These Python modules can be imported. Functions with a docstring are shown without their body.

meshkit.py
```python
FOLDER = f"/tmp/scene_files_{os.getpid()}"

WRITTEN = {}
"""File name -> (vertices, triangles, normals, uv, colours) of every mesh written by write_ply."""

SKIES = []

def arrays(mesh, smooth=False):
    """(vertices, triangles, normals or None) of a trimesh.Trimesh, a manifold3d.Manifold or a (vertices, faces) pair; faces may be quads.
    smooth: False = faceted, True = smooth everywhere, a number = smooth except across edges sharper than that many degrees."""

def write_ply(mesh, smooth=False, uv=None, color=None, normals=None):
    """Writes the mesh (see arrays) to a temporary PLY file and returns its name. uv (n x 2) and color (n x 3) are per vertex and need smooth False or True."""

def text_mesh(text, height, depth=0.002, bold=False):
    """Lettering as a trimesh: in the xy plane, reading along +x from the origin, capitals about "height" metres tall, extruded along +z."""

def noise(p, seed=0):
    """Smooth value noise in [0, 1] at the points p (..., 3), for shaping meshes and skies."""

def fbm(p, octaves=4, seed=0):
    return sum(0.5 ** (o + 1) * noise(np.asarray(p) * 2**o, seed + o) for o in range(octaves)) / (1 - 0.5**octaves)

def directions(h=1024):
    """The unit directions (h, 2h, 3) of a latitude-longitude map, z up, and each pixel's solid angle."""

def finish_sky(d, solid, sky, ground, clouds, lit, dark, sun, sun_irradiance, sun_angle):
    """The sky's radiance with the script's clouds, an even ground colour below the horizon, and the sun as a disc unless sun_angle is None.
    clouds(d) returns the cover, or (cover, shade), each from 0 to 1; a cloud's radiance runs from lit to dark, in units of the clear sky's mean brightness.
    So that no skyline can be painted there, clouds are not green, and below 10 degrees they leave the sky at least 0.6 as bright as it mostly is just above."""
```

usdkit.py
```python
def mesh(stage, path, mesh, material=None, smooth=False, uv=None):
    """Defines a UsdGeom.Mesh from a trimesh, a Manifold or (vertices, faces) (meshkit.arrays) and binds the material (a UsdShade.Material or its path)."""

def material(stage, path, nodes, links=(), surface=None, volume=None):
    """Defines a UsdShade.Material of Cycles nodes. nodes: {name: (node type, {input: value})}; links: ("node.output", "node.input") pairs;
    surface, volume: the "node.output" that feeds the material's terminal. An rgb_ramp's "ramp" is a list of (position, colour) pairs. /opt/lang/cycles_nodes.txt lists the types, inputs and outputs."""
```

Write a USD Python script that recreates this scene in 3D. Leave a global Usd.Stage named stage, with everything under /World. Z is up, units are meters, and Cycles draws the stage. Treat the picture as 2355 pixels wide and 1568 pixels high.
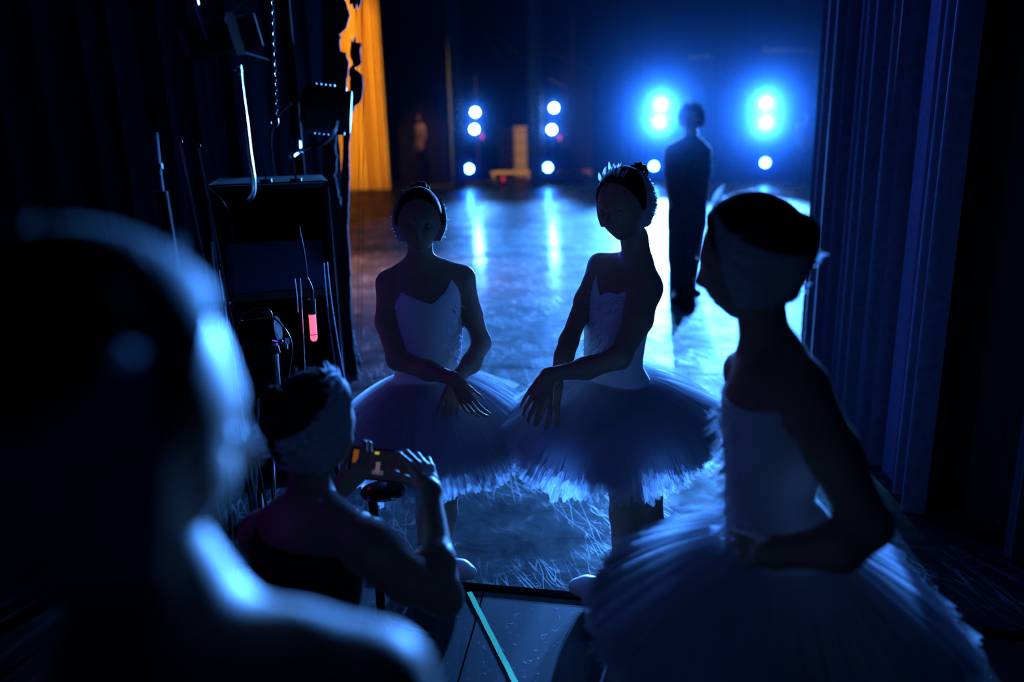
import math, random
import numpy as np, trimesh, manifold3d as m3
import meshkit, usdkit
from pxr import Usd, UsdGeom, UsdLux, UsdShade, Gf, Sdf, Vt
from manifold3d import Manifold, Mesh as MMesh

stage = Usd.Stage.CreateInMemory()
UsdGeom.SetStageUpAxis(stage, 'Z')
UsdGeom.SetStageMetersPerUnit(stage, 1.0)
stage.SetDefaultPrim(UsdGeom.Xform.Define(stage, '/World').GetPrim())

# ------------------------------------------------------------------ camera
F_PX = 28 / 36 * 2355
PITCH, ROLL, EYE = math.radians(14.8), math.radians(1.5), np.array([0, 0, 1.48])
_cp, _sp, _cr, _sr = math.cos(PITCH), math.sin(PITCH), math.cos(ROLL), math.sin(ROLL)
FW = np.array([0, _cp, -_sp])
CR = _cr * np.array([1., 0, 0]) - _sr * np.array([0, _sp, _cp])
CU = _sr * np.array([1., 0, 0]) + _cr * np.array([0, _sp, _cp])
cam = UsdGeom.Camera.Define(stage, '/World/camera')
cam.CreateFocalLengthAttr(28.0)
cam.CreateHorizontalApertureAttr(36.0)
cam.CreateFStopAttr(1.3)
cam.CreateFocusDistanceAttr(2.42)
cam.CreateClippingRangeAttr(Gf.Vec2f(0.03, 200))
cam.CreateExposureAttr(0.0)
cam.AddTransformOp().Set(Gf.Matrix4d(*CR, 0, *CU, 0, *(-FW), 0, *EYE, 1))


def at(u, v, y):
    """World point seen at pixel (u, v) of the 2355 x 1568 frame, at depth y."""
    d = FW + (u - 1177.5) / F_PX * CR + (784 - v) / F_PX * CU
    return EYE + d * (y / d[1])


def on_floor(u, v):
    d = FW + (u - 1177.5) / F_PX * CR + (784 - v) / F_PX * CU
    return EYE + d * (-EYE[2] / d[2])


def unit(v):
    v = np.asarray(v, float)
    return v / np.linalg.norm(v)


# ------------------------------------------------------------------ light (the lamps' own beams are set in LAMP_BEAM below)
AMBIENT = (0.02, 0.06, 1.0)
AMBIENT_STRENGTH = 0.0025
LAMP_BEAM = {'left': 6000.0, 'right': 220000.0, 'shin': 1500.0}      # intensity of the boom lamps
OVERHEAD = 2000.0
HAZE = 0.00008
BLUE = (0.06, 0.285, 1.0)
DEEP_BLUE = (0.012, 0.12, 1.0)


def aim(prim, p, t):
    m = Gf.Matrix4d(1)
    m.SetLookAt(Gf.Vec3d(*map(float, p)), Gf.Vec3d(*map(float, t)), Gf.Vec3d(0, 0, 1))
    UsdGeom.Xformable(prim).AddTransformOp().Set(m.GetInverse())


def spot(path, p, t, color, intensity, cone, soft=0.4, radius=0.06):
    L = UsdLux.SphereLight.Define(stage, path)
    L.CreateRadiusAttr(radius)
    L.CreateIntensityAttr(float(intensity))
    L.CreateColorAttr(Gf.Vec3f(*color))
    s = UsdLux.ShapingAPI.Apply(L.GetPrim())
    s.CreateShapingConeAngleAttr(float(cone))
    s.CreateShapingConeSoftnessAttr(float(soft))
    aim(L, p, t)
    return L


dome = UsdLux.DomeLight.Define(stage, '/World/ambient_blue_fill')  # even ambient fill, added to lift the dark; not a source on stage
dome.CreateColorAttr(Gf.Vec3f(*AMBIENT))
dome.CreateIntensityAttr(AMBIENT_STRENGTH)
# warm stage lamps on the audience side, out of frame to the left
spot('/World/warm_lamp_curtain', (-8.0, 15.0, 6.0), (-4.6, 22.0, 2.9), (1.0, 0.64, 0.07), 68000, 19, 0.6)
spot('/World/warm_lamp_floor', (-9.5, 9.0, 5.5), (-3.3, 8.4, 0.0), (1.0, 0.42, 0.32), 220000, 15, 0.9)
# high blue back lights on the stage's overhead bars, above the frame
for _i, (_x, _y, _k) in enumerate(((-1.4, 16.5, .8), (1.2, 17.0, 1.0), (4.0, 16.0, 1.2))):
    spot(f'/World/overhead_blue_lamp_{_i}', (_x, _y, 5.2), (_x * .3, 4.2, 0.2), (0.065, 0.26, 1.0), OVERHEAD * _k, 22, 0.8, 0.1)
# added deep blue light, no known lamp, to brighten the right wing curtain
spot('/World/curtain_fill_light', (-6.0, 14.0, 4.6), (1.6, 2.6, 1.6), (0.02, 0.10, 1.0), 20000, 9, 0.7)
# added light with no known lamp, to rim the standing man from behind
spot('/World/added_rim_light', (2.3, 15.0, 6.6), (1.55, 7.0, 1.3), (0.10, 0.40, 1.0), 90000, 6, 0.6)
# violet fill added out of frame at left, to tint the dancers' fronts
spot('/World/violet_fill', (-2.3, 1.5, 1.75), (0.1, 2.5, 0.75), (0.20, 0.05, 1.0), 85, 32, 0.8)

# ------------------------------------------------------------------ materials
LOOKS = '/World/Looks'
_made = {}


def mat(name, nodes, links=(), surface='p.BSDF', volume=None):
    _made[name] = usdkit.material(stage, f'{LOOKS}/{name}', nodes, links, surface=surface if not volume else None, volume=volume)
    return _made[name]


def plain(name, col, rough=0.5, metal=0.0, **kw):
    return mat(name, {'p': ('principled_bsdf', {'base_color': col, 'roughness': rough, 'metallic': metal, **kw})})


skin = mat('skin', {'n': ('noise_texture', {'scale': 60.0, 'detail': 3.0}), 'tc': ('texture_coordinate', {}),
                    'r': ('rgb_ramp', {'ramp': [(0.3, (.34, .20, .14)), (.7, (.40, .25, .18))]}),
                    'p': ('principled_bsdf', {'roughness': .5, 'specular_ior_level': .4, 'sheen_weight': .12, 'sheen_roughness': .4})},
           [('tc.object', 'n.vector'), ('n.fac', 'r.fac'), ('r.color', 'p.base_color')])
hair = plain('dark_hair', (.012, .009, .008), .55, specular_ior_level=.18, sheen_weight=.08, sheen_roughness=.3)
eye_mat = plain('eye_wet', (.34, .26, .22), .2)
white_cloth = mat('white_satin', {'n': ('noise_texture', {'scale': 260.0}), 'b': ('bump', {'strength': .15, 'distance': .001}), 'tc': ('texture_coordinate', {}),
                                  'p': ('principled_bsdf', {'base_color': (.72, .72, .78), 'roughness': .55, 'sheen_weight': .3})},
                  [('tc.object', 'n.vector'), ('n.fac', 'b.height'), ('b.normal', 'p.normal')])
headpiece_cloth = plain('headpiece_cloth', (.40, .40, .44), .8, sheen_weight=.3)
feather_mat = mat('white_feather', {'d': ('diffuse_bsdf', {'color': (.75, .76, .82)}), 't': ('translucent_bsdf', {'color': (.7, .72, .8)}), 'm': ('mix_closure', {'fac': .5})},
                  [('d.BSDF', 'm.closure1'), ('t.BSDF', 'm.closure2')], surface='m.closure')
# tulle: strands running outwards; st.x goes round the skirt, st.y outwards
tulle = mat('white_tulle', {'uv': ('uvmap', {'attribute': 'st'}), 'mp': ('mapping', {'scale': (170., 2.2, 1.)}), 'n': ('noise_texture', {'scale': 1.0, 'detail': 3.0, 'roughness': .65}),
                            'r': ('rgb_ramp', {'ramp': [(.30, (.06, .06, .06)), (.72, (.60, .60, .60))]}),
                            'd': ('diffuse_bsdf', {'color': (.78, .78, .86)}), 't': ('translucent_bsdf', {'color': (.74, .75, .85)}), 'm': ('mix_closure', {'fac': .62}),
                            'tr': ('transparent_bsdf', {'color': (1., 1., 1.)}), 'o': ('mix_closure', {})},
            [('uv.UV', 'mp.vector'), ('mp.vector', 'n.vector'), ('n.fac', 'r.fac'), ('d.BSDF', 'm.closure1'), ('t.BSDF', 'm.closure2'), ('r.color', 'o.fac'), ('tr.BSDF', 'o.closure1'), ('m.closure', 'o.closure2')], surface='o.closure')
black_cloth = plain('black_cloth', (.010, .010, .011), .85, sheen_weight=.1)
black_cotton = plain('black_cotton', (.018, .018, .020), .75, sheen_weight=1.0, sheen_roughness=.3)
black_knit = plain('black_knit', (.008, .008, .009), .9)
navy_velvet = mat('blue_black_velvet', {'tc': ('texture_coordinate', {}), 'n': ('noise_texture', {'scale': 40.0, 'detail': 2.0}), 'r': ('rgb_ramp', {'ramp': [(.3, (.05, .065, .12)), (.7, (.08, .10, .19))]}),
                                        'p': ('principled_bsdf', {'roughness': .7, 'sheen_weight': .25, 'sheen_roughness': .35})},
                  [('tc.object', 'n.vector'), ('n.fac', 'r.fac'), ('r.color', 'p.base_color')])
lit_leg_cloth = plain('lightened_leg_cloth', (.10, .12, .16), .8)  # black leg cloth, lightened in colour to look lit by the booms
gold_cloth = mat('gold_curtain', {'tc': ('texture_coordinate', {}), 'mp': ('mapping', {'scale': (9., 9., .25)}), 'n': ('noise_texture', {'scale': 3.0, 'detail': 4.0}), 'r': ('rgb_ramp', {'ramp': [(.3, (.50, .24, .05)), (.7, (.72, .40, .10))]}),
                                  'p': ('principled_bsdf', {'roughness': .6, 'sheen_weight': .2})},
                 [('tc.object', 'mp.vector'), ('mp.vector', 'n.vector'), ('n.fac', 'r.fac'), ('r.color', 'p.base_color')])
black_paint = plain('black_paint', (.010, .010, .011), .6, specular_ior_level=.25)
black_matte = plain('black_matte', (.006, .006, .006), .95, specular_ior_level=.1)
gun_metal = plain('gun_metal', (.30, .31, .33), .28, 1.0)
chrome = plain('chrome', (.75, .76, .78), .16, 1.0)
cable_mat = plain('black_cable', (.02, .02, .022), .3)
foliage_mat = plain('black_foliage_cloth', (.006, .006, .007), .9)
net_mat = plain('net_thread', (.05, .05, .06), .6)
wood_pale = plain('pale_wood', (.42, .27, .16), .6)
rust_metal = plain('brown_metal', (.25, .16, .11), .5)
green_tape = plain('green_tape_added_glow', (.02, .70, .22), .6, emission_color=(.02, 1.0, .30), emission_strength=.10)  # faint glow added so the tape stays green under blue lamps
black_tape = plain('black_tape', (.004, .004, .004), 1.0, specular_ior_level=0.0)
phone_black = plain('phone_black', (.01, .01, .011), .2)
satin_shoe = plain('pale_satin', (.62, .56, .58), .4, sheen_weight=.2)
orange_shirt = plain('pale_shirt', (.62, .40, .28), .8)


def glow(name, col, strength):
    return mat(name, {'p': ('principled_bsdf', {'base_color': tuple(.2 * c for c in col), 'roughness': .4, 'emission_color': col, 'emission_strength': strength})})


lens_left = glow('lens_blue_white', (.35, .75, 1.0), 60.)
lens_right = glow('lens_bright_blue_white', (.35, .75, 1.0), 160.)
lens_shin = glow('lens_deep_blue', (.10, .50, 1.0), 45.)
glow_pink = glow('pink_glow', (1.0, .08, .16), 2.6)
glow_red = glow('red_glow', (1.0, .02, .05), .9)

SCR1, SCR2 = math.radians(-66), math.radians(-84)
# dance vinyl: scuffed, glossy, with long scratches and swirls
vinyl = mat('scuffed_vinyl', {
    'g': ('geometry', {}),
    'big': ('noise_texture', {'scale': 1.6, 'detail': 6.0, 'roughness': .62, 'distortion': .8}),
    'mp1': ('mapping', {'rotation': (0., 0., .55), 'scale': (1.6, 2.6, 1.)}),
    'sm': ('noise_texture', {'scale': 3.2, 'detail': 5.0, 'roughness': .6, 'distortion': 1.6}),
    'mps1': ('mapping', {'mapping_type': 'texture', 'rotation': (0., 0., SCR1), 'scale': (2.6, .15, 1.)}), 's1': ('noise_texture', {'scale': 2.4, 'detail': 1.5, 'roughness': .5, 'distortion': .1}),
    'mps2': ('mapping', {'mapping_type': 'texture', 'rotation': (0., 0., SCR2), 'scale': (2.2, .17, 1.)}), 's2': ('noise_texture', {'scale': 2.6, 'detail': 1.5, 'roughness': .5, 'distortion': .15}),
    's3': ('noise_texture', {'scale': 4.5, 'detail': 3.0, 'roughness': .55, 'distortion': .8}), 's4': ('noise_texture', {'scale': 9.0, 'detail': 1.0, 'roughness': .5, 'distortion': 1.2}),
    **{f'{k}{i}': v for i in '1234' for k, v in (('sub', ('math', {'math_type': 'subtract', 'value2': .5})), ('abs', ('math', {'math_type': 'absolute'})),
                                                 ('r', ('rgb_ramp', {'ramp': [(0., (1, 1, 1)), (.004 if i in '12' else .003, (.8, .8, .8) if i in '12' else (.35, .35, .35)), (.011 if i in '12' else .008, (0, 0, 0)), (1., (0, 0, 0))]})))},
    'brk': ('noise_texture', {'scale': 2.0, 'detail': 3.0, 'roughness': .6}), 'brr': ('rgb_ramp', {'ramp': [(.44, (0, 0, 0)), (.58, (1, 1, 1))]}),
    'a34': ('math', {'math_type': 'maximum'}), 'aall': ('math', {'math_type': 'maximum'}),
    'a12': ('math', {'math_type': 'maximum'}), 'a123': ('math', {'math_type': 'multiply'}),
    'mix': ('math', {'math_type': 'multiply_add', 'value2': .55}),
    'col': ('rgb_ramp', {'ramp': [(0., (.004, .0045, .005)), (.35, (.010, .011, .012)), (.6, (.024, .026, .029)), (1., (.16, .17, .18))]}),
    'ro': ('rgb_ramp', {'ramp': [(.25, (.40, .40, .40)), (.75, (.62, .62, .62))]}),
    'mot': ('noise_texture', {'scale': 5.5, 'detail': 6.0, 'roughness': .66, 'distortion': 1.4}), 'mo2': ('math', {'math_type': 'multiply_add', 'value2': .55}),
    'cw': ('rgb_ramp', {'ramp': [(.36, (.018, .018, .018)), (.58, (.06, .06, .06)), (.85, (.25, .25, .25))]}),
    'sp': ('rgb_ramp', {'ramp': [(.36, (.006, .006, .006)), (.58, (.018, .018, .018)), (.85, (.10, .10, .10))]}),
    'hb': ('math', {'math_type': 'multiply_add', 'value2': .6}),
    'b': ('bump', {'strength': .22, 'distance': .004}),
    'p': ('principled_bsdf', {'specular_tint': (.9, 1.0, .72), 'coat_roughness': .15, 'coat_ior': 1.3, 'coat_tint': (1., 1., 1.)})},
    [('g.position', 'big.vector'), ('g.position', 'mp1.vector'), ('mp1.vector', 'sm.vector'), ('g.position', 'mps1.vector'), ('mps1.vector', 's1.vector'), ('g.position', 'mps2.vector'), ('mps2.vector', 's2.vector'), ('g.position', 's3.vector'), ('g.position', 's4.vector'),
     *[x for i in '1234' for x in ((f's{i}.fac', f'sub{i}.value1'), (f'sub{i}.value', f'abs{i}.value1'), (f'abs{i}.value', f'r{i}.fac'))],
     ('r1.color', 'a12.value1'), ('r2.color', 'a12.value2'), ('r3.color', 'a34.value1'), ('r4.color', 'a34.value2'), ('a12.value', 'aall.value1'), ('a34.value', 'aall.value2'),
     ('g.position', 'brk.vector'), ('brk.fac', 'brr.fac'), ('aall.value', 'a123.value1'), ('brr.color', 'a123.value2'),
     ('a123.value', 'mix.value1'), ('sm.fac', 'mix.value3'), ('mix.value', 'col.fac'), ('big.fac', 'ro.fac'), ('ro.color', 'p.roughness'), ('col.color', 'p.base_color'),
     ('g.position', 'mot.vector'), ('a123.value', 'mo2.value1'), ('mot.fac', 'mo2.value3'), ('mo2.value', 'cw.fac'), ('mo2.value', 'sp.fac'), ('cw.color', 'p.coat_weight'), ('sp.color', 'p.specular_ior_level'),
     ('a123.value', 'hb.value1'), ('mot.fac', 'hb.value3'), ('hb.value', 'b.height'), ('b.normal', 'p.normal')])
ply = mat('dark_painted_board', {
    'g': ('geometry', {}), 'mp': ('mapping', {'rotation': (0., 0., .3), 'scale': (22., 2., 1.)}), 'n': ('noise_texture', {'scale': 1.6, 'detail': 5.0, 'roughness': .6}),
    'n2': ('noise_texture', {'scale': 34.0, 'detail': 4.0, 'roughness': .7}), 'r2': ('rgb_ramp', {'ramp': [(.62, (0, 0, 0)), (.70, (1, 1, 1))]}),
    'col': ('rgb_ramp', {'ramp': [(.3, (.006, .0065, .007)), (.7, (.018, .020, .022))]}), 'b': ('bump', {'strength': .35, 'distance': .003}),
    'p': ('principled_bsdf', {'roughness': .6, 'specular_ior_level': .06})},
    [('g.position', 'mp.vector'), ('mp.vector', 'n.vector'), ('g.position', 'n2.vector'), ('n2.fac', 'r2.fac'), ('n.fac', 'col.fac'), ('col.color', 'p.base_color'), ('r2.color', 'b.height'), ('b.normal', 'p.normal')])

# ------------------------------------------------------------------ prim helpers
_names = set()


def numbered(parent, name):
    k, n = 0, name
    while f'{parent}/{n}' in _names:
        k += 1
        n = f'{name}_{k:03d}'
    _names.add(f'{parent}/{n}')
    return n


def tag(prim, label=None, cat=None, group=None, kind=None):
    for k, v in (('label', label), ('category', cat), ('group', group), ('kind', kind)):
        if v:
            prim.SetCustomDataByKey(k, v)
    return prim


def thing(name, label, cat, loc=(0, 0, 0), rotz=0.0, group=None):
    p = '/World/' + numbered('/World', name)
    x = UsdGeom.Xform.Define(stage, p)
    x.AddTranslateOp().Set(Gf.Vec3d(*map(float, loc)))
    if rotz:
        x.AddRotateZOp().Set(math.degrees(rotz))
    prim = x.GetPrim()
    tag(prim, label, cat, group)
    prim_loc[p] = (np.asarray(loc, float), rotz)
    return prim


prim_loc = {}


def as_tm(m):
    if hasattr(m, 'to_mesh'):
        q = m.to_mesh()
        return trimesh.Trimesh(np.array(q.vert_properties[:, :3]), np.array(q.tri_verts), process=False)
    if isinstance(m, (tuple, list)):
        v, f = np.asarray(m[0], float), np.asarray(m[1], int)
        if f.shape[1] == 4:
            f = np.vstack([f[:, [0, 1, 2]], f[:, [0, 2, 3]]])
        return trimesh.Trimesh(v, f, process=False)
    return m


def obj(name, m, material, parent=None, smooth=35, uv=None, world=False, label=None, kind=None):
    """One mesh prim. Under a thing, world=True means that the mesh is in world coordinates."""
    par = str(parent.GetPath()) if parent is not None else '/World'
    m = as_tm(m)
    if world and parent is not None:
        top = '/World/' + par.split('/')[2]
        loc, rz = prim_loc[top]
        m = m.copy()
        m.apply_translation(-loc)
        if rz:
            m.apply_transform(trimesh.transformations.rotation_matrix(-rz, [0, 0, 1]))
    path = par + '/' + numbered(par, name)
    prim = usdkit.mesh(stage, path, m, material, smooth=smooth, uv=uv).GetPrim()
    tag(prim, label=label, kind=kind)
    return prim


def box(size, c=(0, 0, 0), bevel=0.0):
    size = np.asarray(size, float)
    if bevel:
        b = min(bevel, size.min() * .45)
        pts = []
        for s in np.array(np.meshgrid([-1, 1], [-1, 1], [-1, 1])).T.reshape(-1, 3):
            for ax in range(3):
                q = size / 2 - b
                q[ax] = size[ax] / 2
                pts.append(s * q)
        t = as_tm(Manifold.hull_points(np.array(pts)))
    else:
        t = trimesh.creation.box(size)
    t.apply_translation(c)
    return t


def cyl(p, q, r, n=14, r2=None):
    p, q = np.asarray(p, float), np.asarray(q, float)
    L = np.linalg.norm(q - p)
    t = as_tm(Manifold.cylinder(L, r, r if r2 is None else r2, n))
    z = (q - p) / L
    x = unit(np.cross([0, 1, 0] if abs(z[1]) < .9 else [1, 0, 0], z))
    T = np.eye(4)
    T[:3, 0], T[:3, 1], T[:3, 2], T[:3, 3] = x, np.cross(z, x), z, p
    t.apply_transform(T)
    return t


def ball(c, r, sub=2, sc=(1, 1, 1)):
    t = trimesh.creation.icosphere(sub, r)
    t.apply_scale(sc)
    t.apply_translation(c)
    return t


def cat(*ms):
    return trimesh.util.concatenate([as_tm(m) for m in ms])


def spline(pts, n=40):
    from scipy.interpolate import CubicSpline
    pts = np.asarray(pts, float)
    t = np.concatenate([[0], np.cumsum(np.linalg.norm(np.diff(pts, axis=0), axis=1))])
    return CubicSpline(t, pts)(np.linspace(0, t[-1], n))


def tube(pts, r, sides=7):
    pts = np.asarray(pts, float)
    t = np.gradient(pts, axis=0)
    t /= np.linalg.norm(t, axis=1, keepdims=True) + 1e-12
    a = np.cross(t, np.where(np.abs(t[:, 2:]) < .9, [0, 0, 1.], [1., 0, 0]))
    a /= np.linalg.norm(a, axis=1, keepdims=True) + 1e-12
    for i in range(1, len(a)):     # keep the frame from flipping
        if a[i] @ a[i - 1] < 0:
            a[i] = -a[i]
    b = np.cross(t, a)
    ang = np.arange(sides) * 2 * np.pi / sides
    r = np.broadcast_to(r, (len(pts),))[:, None, None]
    v = (pts[:, None] + r * (np.cos(ang)[None, :, None] * a[:, None] + np.sin(ang)[None, :, None] * b[:, None])).reshape(-1, 3)
    i, j = np.meshgrid(np.arange(len(pts) - 1), np.arange(sides), indexing='ij')
    q = np.stack([i * sides + j, i * sides + (j + 1) % sides, (i + 1) * sides + (j + 1) % sides, (i + 1) * sides + j], -1).reshape(-1, 4)
    f = np.vstack([q[:, [0, 1, 2]], q[:, [0, 2, 3]]])
    n0, n1 = len(v), len(v) + 1
    v = np.vstack([v, pts[0], pts[-1]])
    e = len(pts) * sides - sides
    caps = [[n0, (k + 1) % sides, k] for k in range(sides)] + [[n1, e + k, e + (k + 1) % sides] for k in range(sides)]
    return trimesh.Trimesh(v, np.vstack([f, caps]), process=False)


# ------------------------------------------------------------------ the place: floor, walls, ceiling
YAW = math.atan(-0.21)                      # the stage runs a little askew to the camera


def strip(x0, x1, y0, y1, z0, z1, lean=-0.21, wob=0.0):
    """A slab between two lines y = y0 + lean x and y = y1 + lean x."""
    P = [(x, y + lean * x) for x, y in ((x0, y0), (x1, y0), (x1, y1), (x0, y1))]
    v = np.array([(x, y, z) for z in (z0, z1) for x, y in P])
    f = [[0, 3, 2, 1], [4, 5, 6, 7], [0, 1, 5, 4], [1, 2, 6, 5], [2, 3, 7, 6], [3, 0, 4, 7]]
    return as_tm((v, f))


fl = UsdGeom.Xform.Define(stage, '/World/floor').GetPrim()
_names.add('/World/floor')
prim_loc['/World/floor'] = (np.zeros(3), 0)
tag(fl, 'dark stage floor of scuffed dance vinyl sheets beside painted wing boards', kind='structure')
obj('subfloor', box((26, 33, .1), (0, 13, -.062)), black_matte, fl)
edges = [2.35, 4.93, 6.73, 8.62, 10.56, 12.45, 14.35, 16.25, 18.15, 20.05, 21.95]
for a, b in zip(edges[:-1], edges[1:]):
    obj('vinyl_sheet', strip(-9, 9, a + .007, b - .007, -.012, 0.0), vinyl, fl)
obj('vinyl_sheet', strip(-9, 9, edges[-1] + .006, 27, -.012, -.001), vinyl, fl)
# painted boards of the wing, in front of the vinyl
bx = np.arange(-2.6, 2.8, .62)
for i, x in enumerate(bx):
    lean = .30
    P = []
    for yy in (-1.6, 2.335):
        for xx in (x + .003, x + .617):
            X = xx + (yy - 2.3) * lean * .45
            P.append((X, yy + (-.21 * X if yy > 0 else 0)))
    v = np.array([(px_, py_, z) for z in (-.012, -.004 + .0008 * (i % 3)) for px_, py_ in (P[0], P[1], P[3], P[2])])
    obj('board', as_tm((v, [[0, 3, 2, 1], [4, 5, 6, 7], [0, 1, 5, 4], [1, 2, 6, 5], [2, 3, 7, 6], [3, 0, 4, 7]])), ply, fl)
obj('wall_back', box((26, .2, 9), (0, 29.6, 4.4)), black_matte, None)
obj('wall_left', box((.2, 7, 9), (-4.3, 1.4, 4.4)), black_matte, None)
obj('wall_right', box((.2, 33, 9), (12.6, 13, 4.4)), black_matte, None)
for n in ('wall_back', 'wall_left', 'wall_right'):
    tag(stage.GetPrimAtPath('/World/' + n), 'black theatre wall', kind='structure')

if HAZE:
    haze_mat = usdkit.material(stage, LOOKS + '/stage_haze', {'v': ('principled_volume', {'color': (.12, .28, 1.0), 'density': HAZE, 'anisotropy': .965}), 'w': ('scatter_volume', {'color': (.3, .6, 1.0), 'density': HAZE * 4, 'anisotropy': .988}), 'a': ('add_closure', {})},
                               [('v.volume', 'a.closure1'), ('w.volume', 'a.closure2')], volume='a.closure')  # blue is tinted into the haze; the tighter lobe stands in for lens bloom
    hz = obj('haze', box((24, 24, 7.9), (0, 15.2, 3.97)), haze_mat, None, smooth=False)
    tag(hz, 'thin stage haze tinted blue, also standing in for lens bloom around the lamps', kind='structure')

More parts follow.
